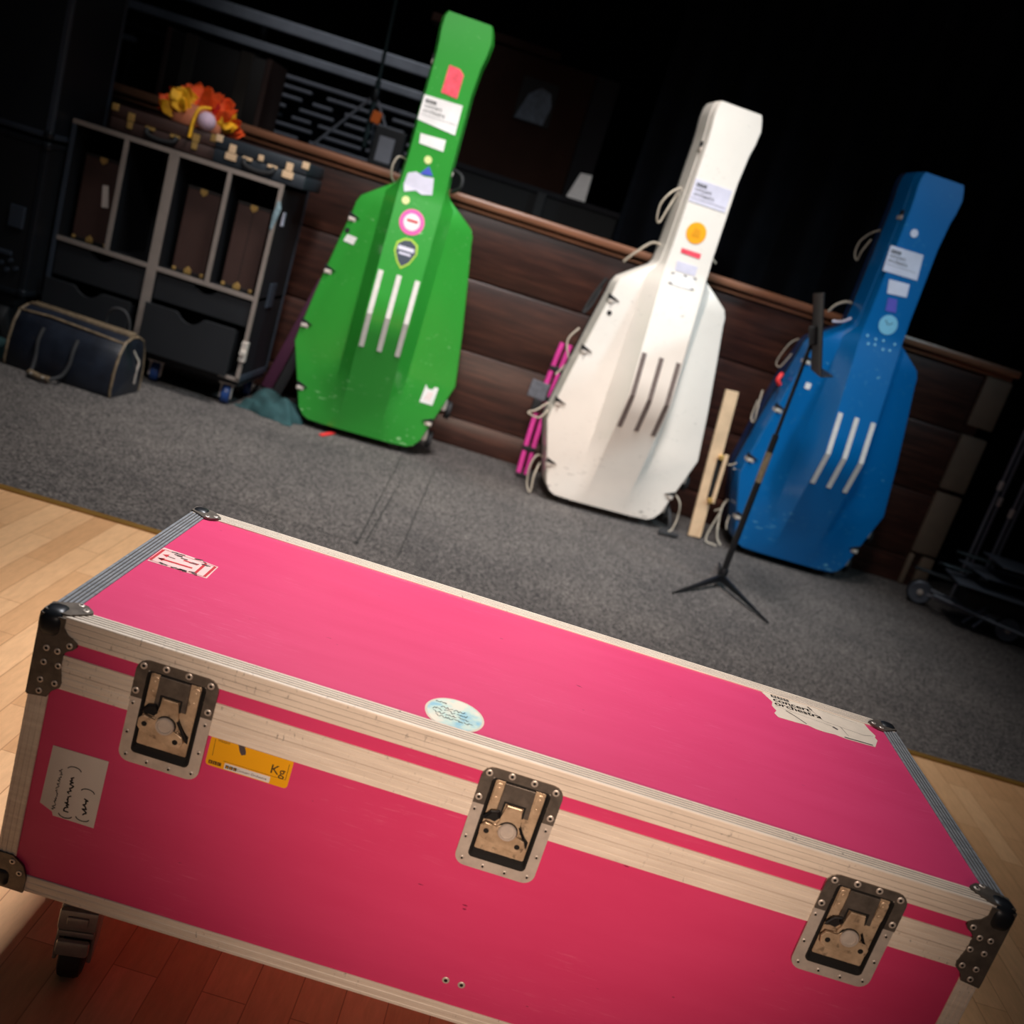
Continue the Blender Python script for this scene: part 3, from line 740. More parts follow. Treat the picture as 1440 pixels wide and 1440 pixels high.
def base_at(ax, ay, yaw): # centre of the front's bottom edge
    return ax+.24*math.cos(yaw), ay+.24*math.sin(yaw)
ya = R(8.5); gx, gy = base_at(-1.025, 4.86, ya)
g = bass_case(gx, gy, ya, 'green', 'glossy green hard double bass case with three white strips standing against the stage')
orch_label(g, [(-.103, 1.648), (.075, 1.653), (.076, 1.521), (-.105, 1.537)])
sticker(g, [(-.03, 1.80), (.02, 1.797), (.044, 1.777), (.042, 1.673), (-.034, 1.679)], 'red_sticker', label='red sticker')
sticker(g, [(-.076, 1.484), (.043, 1.489), (.045, 1.437), (-.070, 1.441)], 'paper_white')
sticker(g, circle(-.012, 1.383, .018, n=16), 'lemon_sticker')
sticker(g, [(-.085, 1.302), (-.05, 1.318), (-.01, 1.308), (.035, 1.314), (.042, 1.275), (.048, 1.240), (0, 1.228), (-.03, 1.238), (-.08, 1.218), (-.09, 1.25)], 'lilac_sticker')
sticker(g, [(-.034, 1.312), (.028, 1.322), (.0, 1.358)], 'blue_sticker')
sticker(g, circle(-.062, 1.183, .018, n=16), 'lemon_sticker')
s = sticker(g, circle(-.009, 1.097, .058, n=32), 'pink_sticker', label='round pink sticker')
bm = B(); bm.faces.new([bm.verts.new(nk(*p, .002)) for p in circle(-.009, 1.097, .038, n=28)]); obj('print', bm, 'paper_white', s)
bm = B(); ribbon(bm, [(-.03, 1.103), (.015, 1.103)], .012, lambda a, b: nk(a, b, .003)); obj('lettering', bm, 'red_ink', s)
shield = [(-.004, .882), (.03, .912), (.053, .965), (.046, 1.005), (.012, 1.025), (-.022, 1.02), (-.052, .995), (-.054, .955), (-.03, .908)]
s = sticker(g, shield, 'lime_sticker', label='dark pick-shaped sticker with a lime edge')
bm = B(); bm.faces.new([bm.verts.new(nk(-.001+(u+.001)*.86, .96+(v-.96)*.86, .002)) for u, v in shield]); obj('print', bm, 'navy_sticker', s)
bm = B(); ribbon(bm, [(-.035, .975), (.03, .975)], .017, lambda a, b: nk(a, b, .003)); ribbon(bm, [(-.027, .952), (.022, .952)], .010, lambda a, b: nk(a, b, .003)); obj('lettering', bm, 'lilac_sticker', s)
s = sticker(g, [(.262, .375), (.276, .355), (.30, .355), (.306, .372), (.326, .372), (.320, .279), (.254, .281)], 'paper_white', wg, 'torn white sticker')
bm = B(); ribbon(bm, [(.276, .30), (.29, .34)], .006, lambda a, b: wg(a, b, .002)); ribbon(bm, [(.293, .30), (.303, .34)], .006, lambda a, b: wg(a, b, .002)); obj('print', bm, 'pale_pink', s)
sticker(g, [(-.285, .955), (-.238, .952), (-.246, .915), (-.296, .921)], 'paper_white', wg)
sticker(g, circle(-.29, .972, .012, n=14), 'ink', wg)
rope(g, [(-.114, .10, 1.36), (-.150, .06, 1.36), (-.165, .05, 1.31), (-.155, .06, 1.26), (-.13, .08, 1.24)], .008)
bm = B(); tube(bm, smoothpts([(.12, .08, 1.38), (.16, .04, 1.36), (.165, .03, 1.31), (.13, .06, 1.28)], 4), .009, 8); obj('handle', bm, 'black_rubber', g, smooth=60)
bm = B(); box(bm, -.012, .012, -.10, .03, .001, .008, .001, Matrix.Translation((-.125, -.01, 0)) @ Matrix.Rotation(R(-24), 4, 'Z')); obj('pull_tag', bm, 'red_tag', g)

ya = R(10.9); wx, wy = base_at(.256, 4.905, ya)
w = bass_case(wx, wy, ya, 'white', 'white hard double bass case with three grey strips standing between the green and blue ones')
orch_label(w, [(-.098, 1.665), (.085, 1.665), (.085, 1.563), (-.098, 1.563)], 'lilac_sticker')
s = sticker(w, circle(-.014, 1.438, .049, n=30), 'orange_sticker', label='round orange sticker')
bm = B(); bm.faces.new([bm.verts.new(nk(*p, .002)) for p in ((-.035, 1.42), (.008, 1.42), (.002, 1.455), (-.026, 1.46))]); obj('print', bm, 'gold_sticker', s)
sticker(w, [(-.058, 1.356), (.042, 1.356), (.041, 1.332), (-.056, 1.334)], 'red_sticker', label='narrow red sticker')
sticker(w, [(-.060, 1.296), (.045, 1.296), (.047, 1.252), (-.056, 1.250)], 'lilac_sticker')
s = sticker(w, [(-.064, 1.238), (.053, 1.244), (.050, 1.186), (-.061, 1.186)], 'paper_white', label='plain white sticker with taped corners')
bm = B()
for p in ((-.06, 1.236), (.0, 1.241), (.05, 1.242), (-.06, 1.19), (.05, 1.192)): ribbon(bm, [(p[0]-.007, p[1]), (p[0]+.007, p[1])], .006, lambda a, b: nk(a, b, .002))
obj('tape', bm, 'ink_soft', s)
sticker(w, circle(-.275, .973, .012, n=14), 'ink', wg)
rope(w, [(-.108, .10, 1.62), (-.155, .06, 1.585), (-.19, .05, 1.52), (-.185, .05, 1.45), (-.165, .06, 1.44), (-.15, .06, 1.50), (-.125, .09, 1.57), (-.112, .1, 1.6)], .007)
rope(w, [(-.112, .12, 1.345), (-.16, .10, 1.34), (-.22, .12, 1.27), (-.25, .15, 1.22)], .010)
rope(w, [(-.30, .16, 1.12), (-.335, .17, 1.03), (-.36, .17, .93), (-.33, .17, .98), (-.31, .17, 1.08)], .010, 'webbing')
rope(w, [(-.35, .19, .85), (-.39, .17, .79), (-.385, .16, .74), (-.36, .16, .68), (-.40, .16, .60)], .008)
rope(w, [(-.40, .12, .46), (-.46, .05, .42), (-.50, .03, .40), (-.44, .03, .39), (-.40, .08, .43)], .007)
rope(w, [(-.34, .1, .19), (-.385, .06, .20), (-.405, .05, .14), (-.395, .04, .05), (-.37, .02, .018), (-.375, .03, .10), (-.36, .06, .17)], .007)
rope(w, [(.36, .02, .20), (.385, -.01, .17), (.40, -.01, .10), (.39, -.02, .03), (.37, -.03, .016)], .006)
rope(w, [(.345, .05, .14), (.365, .0, .08), (.37, -.02, .02), (.32, -.05, .014), (.41, -.07, .014), (.30, -.09, .014)], .011, 'webbing')
rope(w, [(.118, .1, 1.36), (.15, .06, 1.35), (.165, .06, 1.34)], .007); rope(w, [(.118, .1, 1.345), (.14, .08, 1.31), (.135, .08, 1.25)], .009, 'webbing')

ya = R(7.0); bx, by = base_at(1.272, 5.055, ya)
b = bass_case(bx, by, ya, 'blue', 'deep blue hard double bass case standing at the right behind the music stand', .36, .92)
orch_label(b, [(-.127, 1.659), (.042, 1.663), (.058, 1.545), (-.121, 1.540)], 'lilac_sticker')
sticker(b, circle(-.040, 1.742, .019, n=16), 'lilac_sticker', label='small round pale sticker')
sticker(b, [(-.075, 1.512), (.031, 1.518), (.040, 1.457), (-.059, 1.448)], 'lilac_sticker')
sticker(b, [(-.045, 1.43), (.0, 1.435), (.018, 1.375), (-.035, 1.37)], 'purple_sticker', label='small purple sticker')
s = sticker(b, circle(.004, 1.311, .047, n=30), 'sky_sticker', label='round pale blue sticker')
bm = B(); scribble(bm, -.02, 1.311, .05, .03, .003, lambda u, v: nk(u, v, .002), rnd, 1); obj('print', bm, 'navy_sticker', s)
sticker(b, [(-.252, .935), (-.225, .935), (-.225, .905), (-.252, .905)], 'paper_white', wg, 'small square white sticker')
for u, v in ((-.075, 1.235), (-.03, 1.23), (.01, 1.235), (-.06, 1.20), (-.025, 1.205), (.02, 1.195), (.055, 1.20), (.07, 1.235)): sticker(b, circle(u, v, .006, n=10), 'sky_sticker')
rope(b, [(-.112, .16, 1.73), (-.135, .2, 1.71), (-.16, .24, 1.66), (-.16, .25, 1.60), (-.14, .24, 1.57), (-.14, .22, 1.62), (-.125, .2, 1.68)], .006)
rope(b, [(-.11, .16, 1.36), (-.15, .15, 1.36), (-.19, .16, 1.33), (-.21, .17, 1.29)], .010)
rope(b, [(-.13, .06, 1.29), (-.17, .05, 1.262), (-.215, .06, 1.25)], .008, 'lilac_sticker')
rope(b, [(-.30, .18, 1.12), (-.33, .2, 1.08), (-.36, .2, .98), (-.34, .18, .96), (-.31, .17, 1.04)], .005)
rope(b, [(-.34, .12, .92), (-.355, .08, .93), (-.37, .06, .90), (-.35, .06, .88)], .013, 'red_tag')
rope(b, [(-.385, .17, .82), (-.395, .14, .80), (-.40, .10, .72), (-.395, .10, .66), (-.40, .15, .68), (-.395, .16, .77)], .006)
rope(b, [(-.40, .12, .40), (-.41, .10, .40), (-.415, .06, .41)], .007)
rope(b, [(-.34, .1, .16), (-.36, .04, .13), (-.355, .03, .10)], .005)
rope(b, [(-.33, .20, .24), (-.385, .12, .20), (-.40, .05, .12), (-.39, .02, .05), (-.365, .0, .018)], .008)

# ------------------------------------------------------------------ things between the cases
def lean_frame(name, loc_, rz, lean_x, label, cat):
    return empty(name, loc_, rz, label, cat)
st = empty('folding_stand', (.064, 5.19, .004), R(0), 'folded magenta stand of two slim bars leaning beside the white bass case', 'stand')
def lp(x, z): return (x+.02*z-.03*math.sin(z*4.2)*.5, .03+.06*z, z)
for s, m0 in ((-1, 0), (1, 0)):
    bm = B(); tube(bm, [lp(s*.021, z/10*.74) for z in range(11)], .0145, 10); obj('bar', bm, 'magenta', st, smooth=50)
for z in (.012, .16, .44, .60):
    bm = B(); x, y, _ = lp(0, z); box(bm, x-.034, x+.034, y-.017, y+.017, z-.012, z+.014, .004); obj('joint', bm, 'black_rubber', st)
bm = B(); x, y, _ = lp(-.06, .47); box(bm, x-.06, x+.035, y-.03, y-.012, .425, .515, .003, Matrix.Rotation(R(3), 4, 'Y')); obj('pad', bm, 'grey_pad', st)
bm = B(); x, y, _ = lp(-.03, .40); box(bm, x-.025, x+.022, y-.03, y, .36, .425, .006); obj('clamp', bm, 'black_rubber', st)

wb = empty('wooden_stand', (1.016, 5.10, .006), R(4), 'folded pale wooden stand leaning between the white and blue bass cases', 'stand')
sk = Matrix.Shear('XY', 4, (0, 0)); LM = Matrix.Rotation(R(-4.6), 4, 'Y') @ Matrix.Rotation(R(-4), 4, 'X')
bm = B(); box(bm, -.034, .034, -.012, .012, .004, .78, .003, LM); obj('board', bm, 'pale_wood', wb)
bm = B(); box(bm, .026, .046, -.030, -.014, .20, .46, .003, LM @ Matrix.Rotation(R(2), 4, 'Y')); obj('brace', bm, 'pale_wood', wb)
for z in (.44, .21): bm = B(); cyl(bm, LM @ Vector((.028, -.034, z)), LM @ Vector((.028, .0, z)), .014, 14, .002); obj('hinge', bm, 'brass', wb)
bm = B(); box(bm, .012, .034, -.0145, -.012, .21, .43, 0, LM); obj('slot', bm, 'hole', wb)
rope(wb, [(.05, -.02, .17), (.075, -.04, .19), (.06, -.05, .12), (.045, -.06, .05), (.05, -.07, .014), (.08, -.09, .014), (.10, -.10, .014)], .007)
rope(wb, [(.03, -.03, .42), (.045, -.05, .43), (.055, -.06, .445)], .008)

st = empty('folding_stand', (-1.375, 5.20, .004), 0, 'dark maroon folded stand leaning on the green bass case', 'stand')
MM = Matrix.Rotation(R(14.5), 4, 'Y')
bm = B(); box(bm, -.03, .03, -.012, .012, .055, .70, .008, MM); obj('bar', bm, 'maroon', st, smooth=40)
bm = B(); box(bm, .032, .085, -.005, .02, .04, .48, .008, MM); obj('sleeve', bm, 'webbing', st, smooth=40)
bm = B(); box(bm, -.02, .02, -.016, .016, .705, .75, .01, MM); obj('cap', bm, 'pale_pink', st, smooth=40)
bm = B(); box(bm, .03, .06, -.03, .03, .0, .06, .01); box(bm, -.05, .08, -.02, .02, .0, .05, .01); obj('foot', bm, 'black_rubber', st, smooth=40)

def cloth(name, cx, cy, lx, ly, h, rz, label, seed):
    rnd = random.Random(seed); bm = B(); nx, ny = 30, 22; vs = []
    for i in range(nx+1):
        row = []
        for j in range(ny+1):
            u, v = i/nx*2-1, j/ny*2-1; r = max(0, 1-(abs(u)**2.4+abs(v)**2.4))
            f = .5+.5*math.sin(5*u+3.2*math.sin(2.5*v+seed)+seed)*math.cos(3*v+1.5*u)
            z = h*(r**.5)*(.45+.55*f)
            row.append(bm.verts.new((u*lx*(1+.08*math.sin(7*v)), v*ly*(1+.1*math.sin(6*u+1)), max(.001, z))))
        vs.append(row)
    for i in range(nx):
        for j in range(ny): bm.faces.new((vs[i][j], vs[i+1][j], vs[i+1][j+1], vs[i][j+1]))
    border = [vs[i][0] for i in range(nx+1)]+[vs[nx][j] for j in range(1, ny+1)]+[vs[i][ny] for i in range(nx-1, -1, -1)]+[vs[0][j] for j in range(ny-1, 0, -1)]
    low = [bm.verts.new((v.co.x, v.co.y, 0)) for v in border]
    for k in range(len(border)): bm.faces.new((border[k], low[k], low[(k+1) % len(low)], border[(k+1) % len(low)]))
    bm.faces.new(low[::-1])
    o = obj(name, bm, 'teal_cloth', smooth=70); o.location = (cx, cy, .005); o.rotation_euler = (0, 0, rz)
    return tag(o, label, 'cloth')
cloth('crumpled_cloth', -1.225, 4.90, .155, .105, .12, R(-18), 'crumpled teal cloth on the carpet between the trunk and the green bass case', 2)
cloth('crumpled_cloth', -2.42, 4.44, .12, .10, .09, R(10), 'scrap of teal cloth on the carpet left of the leather bag', 5)

# ------------------------------------------------------------------ music stand in front of the blue case
ms = empty('music_stand', (1.045, 4.34, .005), 0, 'black orchestral music stand seen edge on, in front of the blue bass case', 'music stand')
for ex, ey in ((-.25, -.34), (.172, -.338), (.06, .40)):
    bm = B(); d = Vector((ex, ey, 0)).normalized(); n = Vector((-d.y, d.x, 0))
    pr = [(0, .012, .026, .058), (.5, .010, .016, .030), (1, .003, .0, .007)]
    rs = []
    for s, w_, z0, z1 in pr:
        p = Vector((ex, ey, 0))*s
        rs.append([bm.verts.new(p+n*a+Vector((0, 0, z))) for a, z in ((-w_, z0), (w_, z0), (w_*.6, z1), (-w_*.6, z1))])
    for a, b_ in zip(rs, rs[1:]):
        for k in range(4): bm.faces.new((a[k], a[(k+1) % 4], b_[(k+1) % 4], b_[k]))
    bm.faces.new(rs[0][::-1]); bm.faces.new(rs[-1])
    obj('leg', bm, 'leg_grey', ms) if 'leg_grey' in MATS else obj('leg', bm, 'black_metal', ms)
bm = B(); cyl(bm, (0, 0, .026), (0, 0, .085), .021, 20, .004); obj('hub', bm, 'black_metal', ms, smooth=40)
bm = B(); cyl(bm, (0, 0, .08), (0, 0, .72), .0145, 18); obj('tube', bm, 'black_metal', ms, smooth=40)
bm = B(); cyl(bm, (0, 0, .50), (0, 0, .64), .0149, 18); obj('worn_band', bm, 'leather_worn', ms, smooth=40)
bm = B(); cyl(bm, (0, 0, .70), (0, 0, 1.16), .0085, 14); obj('pole', bm, 'black_metal', ms, smooth=40)
DM = Matrix.Translation((.005, 0, 1.175)) @ Matrix.Rotation(R(-8.5), 4, 'Z') @ Matrix.Rotation(R(-19), 4, 'Y')
bm = B(); box(bm, .0, .006, -.24, .24, -.165, .165, .002, DM); box(bm, 0, .05, -.24, .24, -.167, -.161, .001, DM); obj('desk', bm, 'black_metal', ms)
bm = B(); box(bm, -.03, .0, -.03, .03, -.05, .03, .006, DM); obj('pivot', bm, 'black_rubber', ms)

# ------------------------------------------------------------------ drawer trunk on the left
CX0, CX1, CY0, CY1, CZ0, CZ1 = -2.385, -1.385, 4.75, 5.2, .145, 1.085
tr = empty('drawer_trunk', ((CX0+CX1)/2, (CY0+CY1)/2, .004), 0, 'black upright trunk on blue castors with four drawers and four open slots', 'trunk')
TX, TY = (CX0+CX1)/2, (CY0+CY1)/2
def tobj(name, bm, m, parent=None, **k):
    for v in bm.verts: v.co -= Vector((TX, TY, .004))
    return obj(name, bm, m, parent or tr, **k)
bm = B()
for q in ((CX0, CX0+.018, CY0+.006, CY1, CZ0, CZ1), (CX1-.018, CX1, CY0+.006, CY1, CZ0, CZ1), (CX0, CX1, CY0+.006, CY1, CZ1-.018, CZ1), (CX0, CX1, CY0+.006, CY1, CZ0, CZ0+.018), (CX0, CX1, CY1-.018, CY1, CZ0, CZ1),
          (-1.925, -1.875, CY0+.006, CY1-.01, CZ0, CZ1), (CX0, CX1, CY0+.006, CY1-.01, .538, .552), (-2.136, -2.122, CY0+.006, CY1-.01, .55, CZ1), (-1.643, -1.629, CY0+.006, CY1-.01, .55, CZ1), (CX0, CX1, CY0+.02, CY1-.02, CZ0-.03, CZ0)):
    box(bm, *q)
tobj('carcass', bm, 'black_panel')
def strip(x0, x1, z0, z1, m='edge_alu', y0=CY0-.002):
    bm = B(); box(bm, x0, x1, y0, CY0+.012, z0, z1, .001); tobj('edge_trim', bm, m)
strip(CX0-.003, CX1+.003, CZ1-.018, CZ1+.003)
strip(CX0-.003, CX0+.016, CZ0, CZ1-.018, 'edge_dim'); strip(CX1-.016, CX1+.003, CZ0, CZ1-.018)
strip(-1.924, -1.878, CZ0+.02, CZ1-.018)
strip(CX0+.016, -1.924, .536, .556); strip(-1.878, CX1-.016, .536, .556)
strip(-2.139, -2.119, .556, CZ1-.018); strip(-1.646, -1.626, .556, CZ1-.018)
strip(CX1-.10, CX1+.003, CZ0-.004, CZ0+.012)
bm = B(); box(bm, CX1-.002, CX1+.004, CY1-.018, CY1+.004, CZ0, CZ1, .001); tobj('edge_trim', bm, 'edge_dim')
bm = B(); box(bm, CX1-.002, CX1+.004, CY0+.01, CY1, CZ0-.004, CZ0+.025, .001); tobj('edge_trim', bm, 'edge_dim')
def drawer(x0, x1, z0, z1, y, nz):
    cx = (x0+x1)/2; w_ = (x1-x0)
    pts = [(x0, z0), (x1, z0), (x1, z1), (cx+.075, z1)]+[(cx+.062-.124*k/8, z1-nz*math.sin(PI*k/8)**.7-.004) for k in range(9)]+[(cx-.075, z1), (x0, z1)]
    bm = B(); prism(bm, pts, lambda u, v, d: (u, y+d, v), 0, .015, .0015)
    D = tobj('drawer', bm, 'black_wood')
    bm = B(); box(bm, x0+.012, x1-.012, y+.016, CY1-.05, z0+.01, z0+.02)
    for xx in (x0+.012, x1-.022): box(bm, xx, xx+.01, y+.016, CY1-.05, z0+.02, z1-.02)
    box(bm, x0+.012, x1-.012, CY1-.06, CY1-.05, z0+.02, z1-.02)
    tobj('drawer_box', bm, 'black_panel', D)
drawer(-2.364, -1.929, .375, .532, CY0+.012, .034)
drawer(-2.362, -1.945, .165, .362, CY0-.055, .036)
drawer(-1.872, -1.405, .405, .532, CY0+.012, .034)
drawer(-1.870, -1.430, .163, .392, CY0-.07, .04)
for z in (.30, .20):
    pass
bm = B(); box(bm, CX1-.020, CX1+.010, CY0-.012, CY0+.02, .24, .34, .004); cyl(bm, (CX1-.006, CY0-.012, .285), (CX1-.006, CY0-.022, .285), .014, 14, .002); tobj('latch', bm, 'silver')
bm = B(); box(bm, CX1, CX1+.006, CY0+.16, CY0+.26, .50, .62, .002); tobj('side_handle', bm, 'edge_dim')
bm = B(); tube(bm, [(CX1-.002, CY0-.006, 1.01), (CX1+.003, CY0-.008, .98), (CX1-.004, CY0-.008, .94), (CX1-.010, CY0-.008, .88)], [.008, .014, .013, .005], 8, flat=.4); tobj('tape_scrap', bm, 'tape_grey')
bm = B(); box(bm, CX1, CX1+.003, CY0+.10, CY0+.14, .90, .965, .001); tobj('tape_scrap', bm, 'lilac_sticker')
def trunk_castor(x, y, a):
    rot = Matrix.Translation((x, y, 0)) @ Matrix.Rotation(a, 4, 'Z')
    bm = B(); box(bm, -.04, .04, -.04, .04, .107, .118, .002, rot)
    for s in (-1, 1): box(bm, s*.026-.003, s*.026+.003, -.028, .028, .035, .108, .002, rot)
    K = tobj('castor', bm, 'silver')
    bm = B(); cyl(bm, rot @ Vector((-.02, 0, .054)), rot @ Vector((.02, 0, .054)), .05, 28, .008); tobj('wheel', bm, 'blue_wheel', K, smooth=40)
for x in (-1.81, -1.45): trunk_castor(x, 4.82, R(14))
trunk_castor(-2.30, 4.82, R(-10)); trunk_castor(-2.30, 5.13, 0); trunk_castor(-1.45, 5.13, R(30))

# brown instrument cases standing in the slots
def slot_case(x0, x1, z1, label, tagged=False, seam=False):
    y0 = 4.84
    r = empty('instrument_case', ((x0+x1)/2, y0+.16, .5525), 0, label, 'instrument case', 'brown cases in the trunk slots')
    w_ = (x1-x0)/2; h = z1-.5525
    bm = B(); box(bm, -w_, w_, -.16, .16, .002, h, .006); 
    obj('shell', bm, 'brown_case', r)
    for z in (h-.012, 0): bm = B(); box(bm, -w_-.001, w_+.001, -.162, .162, z, z+.013, .002); obj('edge_binding', bm, 'dark_trunk', r)
    for z, s in ((h, -1), (.002, 1)):
        bm = B(); prism(bm, [(-.017, z), (.017, z), (.017, z+s*.018), (0, z+s*.034), (-.017, z+s*.018)], lambda u, v, d: (u, -.160-d, v), -.001, .006, .001); obj('clasp', bm, 'brass', r)
    for sx in (-1, 1): bm = B(); box(bm, sx*(w_-.012)-.009, sx*(w_-.012)+.009, -.164, -.15, .002, .018, .003); obj('corner_cap', bm, 'brass', r)
    if seam:
        bm = B(); box(bm, -.0015, .0015, -.1612, -.159, .04, h-.04); obj('seam', bm, 'dark_trunk', r)
    if tagged:
        bm = B(); q = [(.015, .30), (.042, .305), (.060, .205), (.028, .20)]; prism(bm, q, lambda u, v, d: (u, -.160-d, v-.02), .0002, .002); obj('paper_tag', bm, 'paper', r)
slot_case(-2.346, -2.165, .955, 'brown instrument case with a white paper tag in the far left slot', True)
slot_case(-1.845, -1.685, .955, 'brown instrument case in the third slot, beside the thick centre post')
slot_case(-1.600, -1.440, .955, 'brown instrument case with a seam down its front in the far right slot', False, True)

# flat cases on top
def flat_case(x0, x1, y0, y1, z0, z1, m, label, hw_m, big, rz=0):
    r = empty('instrument_case', ((x0+x1)/2, (y0+y1)/2, z0), rz, label, 'instrument case')
    a, b_, h = (x1-x0)/2, (y1-y0)/2, z1-z0
    bm = B(); box(bm, -a, a, -b_, b_, 0, h*.52-.001, .008); obj('base', bm, m, r, smooth=40)
    bm = B(); box(bm, -a, a, -b_, b_, h*.52+.001, h, .008); obj('lid', bm, m, r, smooth=40)
    for x in (-a*.62, a*.62):
        bm = B(); box(bm, x-.016, x+.016, -b_-.006, -b_+.004, h*.52, h*.52+.036, .002); box(bm, x-.026 if big else x-.012, x+.026 if big else x+.012, -b_-.008, -b_+.004, h*.52-.034, h*.52-.003, .002); obj('latch', bm, hw_m, r)
    for x in (-.06, .06):
        bm = B(); box(bm, x-.022, x+.022, -b_-.010, -b_+.004, h*.52-.012, h*.52+.002, .002); obj('handle_mount', bm, hw_m, r)
    bm = B(); tube(bm, smoothpts([(-.07, -b_-.008, h*.45), (-.06, -b_-.022, h*.24), (0, -b_-.026, h*.16), (.06, -b_-.022, h*.24), (.07, -b_-.008, h*.45)], 4), .011, 8); obj('handle', bm, 'black_rubber', r, smooth=60)
    for sx in (-1, 1): bm = B(); box(bm, sx*(a-.014)-.016, sx*(a-.014)+.016, -b_-.003, -b_+.014, h-.03, h+.001, .003); obj('corner_cap', bm, hw_m, r)
    if big:
        bm = B(); box(bm, -.012, .012, -b_-.008, -b_+.004, h*.55, h*.55+.026, .002); obj('lock', bm, hw_m, r)
    return r
flat_case(-2.255, -1.752, 4.82, 5.12, 1.089, 1.205, 'brown_case', 'flat brown instrument case with brass catches lying on the trunk, orange bundle on it', 'brass', False)
flat_case(-1.745, -1.305, 4.79, 5.10, 1.089, 1.212, 'black_leatherette', 'flat black instrument case with pale catches lying on the right end of the trunk', 'pale_wood', True)

# orange and yellow frilly bundle on the brown case
fb = empty('fabric_bundle', (-1.905, 4.93, 1.211), 0, 'frilly orange and yellow fabric bundle lying on the brown case', 'fabric')
rnd = random.Random(11)
bm = B(); lathe(bm, (0, 0, 0), (0, 0, 1), [(0, .105), (.03, .112), (.07, .09), (.095, .05), (.105, .005)], 24)
for v in bm.verts: v.co.x *= 1.15; v.co.y *= .8
obj('mound', bm, 'tan_cloth', fb, smooth=70)
def petals(name, m, n, amin, amax, r0, r1, z0, size, seed):
    rnd = random.Random(seed)
    bm = B()
    for k in range(n):
        a = R(amin+(amax-amin)*(k+.5*rnd.random())/n)     # angle in the upright plane facing the room
        r1_ = r1*1.12; c = Vector((math.cos(a)*r0*1.1, (rnd.random()-.5)*.10+.03, z0+math.sin(a)*r0)); e = Vector((math.cos(a)*r1_*1.1, c.y+(rnd.random()-.5)*.07, z0+math.sin(a)*r1_*(.9+.2*rnd.random())))
        d = (e-c); s = d.cross(Vector((0, 1, 0))).normalized()*size*(.7+.6*rnd.random()); q = Vector((0, .012, 0))
        prv = None
        ring = []
        for t_, w_ in ((0, .5), (.35, 1), (.7, 1.05), (.9, .7), (1, .25)):
            p = c+d*t_; o = Vector((0, .02*math.sin(t_*5+k), 0))
            ring.append([bm.verts.new(p-s*w_+o), bm.verts.new(p-s*w_+o+q), bm.verts.new(p+s*w_-o+q), bm.verts.new(p+s*w_-o)])
        for a_, b_ in zip(ring, ring[1:]):
            for j in range(4): bm.faces.new((a_[j], a_[(j+1) % 4], b_[(j+1) % 4], b_[j]))
        bm.faces.new(ring[0][::-1]); bm.faces.new(ring[-1])
    return obj(name, bm, m, fb, smooth=60)
petals('frill', 'orange_cloth', 34, 8, 172, .09, .165, .005, .020, 1)
petals('frill', 'yellow_cloth', 14, 105, 168, .05, .14, .012, .026, 2).location.y = -.07
petals('frill', 'yellow_cloth', 6, 16, 40, .09, .155, .004, .022, 3).location.y = -.01
petals('frill', 'red_tag', 10, 40, 110, .075, .135, .012, .016, 4)
bm = B(); bmesh.ops.create_uvsphere(bm, u_segments=18, v_segments=12, radius=.042)
for v in bm.verts: v.co = v.co+Vector((.083, -.095, .040))
obj('pompom', bm, 'lilac_cloth', fb, smooth=80)
bm = B(); tube(bm, smoothpts([(.075, -.06, .10), (.045, -.105, .085), (.032, -.118, .03), (.030, -.124, -.05)], 4), .009, 6); obj('strap', bm, 'yellow_cloth', fb, smooth=60)

# ------------------------------------------------------------------ leather bag on the carpet
bg = empty('leather_bag', (-2.02, 4.42, .005), R(-3), 'old black leather holdall with worn seams lying on the carpet by the drawer trunk', 'bag')
prof = [(-.135, .0), (-.145, .03), (-.138, .12), (-.118, .20), (-.085, .252), (-.03, .272), (.03, .272), (.085, .25), (.115, .20), (.135, .12), (.14, .03), (.13, 0)]
bm = B(); rs = []
for x, k, zk in ((-.25, .93, .96), (-.235, .99, .99), (-.1, 1.02, 1.01), (.1, 1.02, .985), (.235, .99, .975), (.252, .93, .95)):
    rs.append([bm.verts.new((x, y*k, z*zk)) for y, z in prof])
for a, b_ in zip(rs, rs[1:]):
    for k in range(len(prof)): bm.faces.new((a[k], a[(k+1) % 12], b_[(k+1) % 12], b_[k]))
for sgn, ring in ((-1, rs[0]), (1, rs[-1])):
    c = bm.verts.new((sgn*.285, 0, .12))
    for k in range(12): bm.faces.new((ring[k], ring[(k+1) % 12], c))
obj('body', bm, 'bag_leather', bg, smooth=50)
for x in (-.247, .248):
    bm = B(); tube(bm, [(x, y*.975, z*.965+.002) for y, z in prof], .0065, 6); obj('piping', bm, 'leather_worn', bg, smooth=60)
for y in (-.088, .088):
    bm = B(); tube(bm, [(-.25, y*.96, .246), (-.1, y*1.02, .256), (.1, y*1.02, .249), (.25, y*.96, .240)], .006, 6); obj('piping', bm, 'leather_worn', bg, smooth=60)
bm = B(); box(bm, -.24, .24, -.03, -.006, .262, .280, .005); box(bm, -.24, .24, .006, .03, .262, .280, .005); box(bm, -.24, .24, -.006, .006, .262, .274, .002); obj('frame', bm, 'leather_worn', bg, smooth=40)
bm = B(); tube(bm, smoothpts([(-.105, -.12, .205), (-.105, -.149, .15), (-.098, -.160, .08), (-.09, -.185, .03), (-.075, -.215, .022), (.0, -.235, .018), (.02, -.222, .022), (.045, -.185, .04), (.058, -.163, .09), (.058, -.149, .15), (.056, -.122, .20)], 4), .0085, 8); h_ = obj('handle', bm, 'webbing', bg, smooth=60)
bm = B(); tube(bm, [(-.082, -.213, .023), (-.03, -.228, .019), (.02, -.227, .020)], .0165, 8, flat=.8); obj('grip', bm, 'leather_worn', h_, smooth=60)
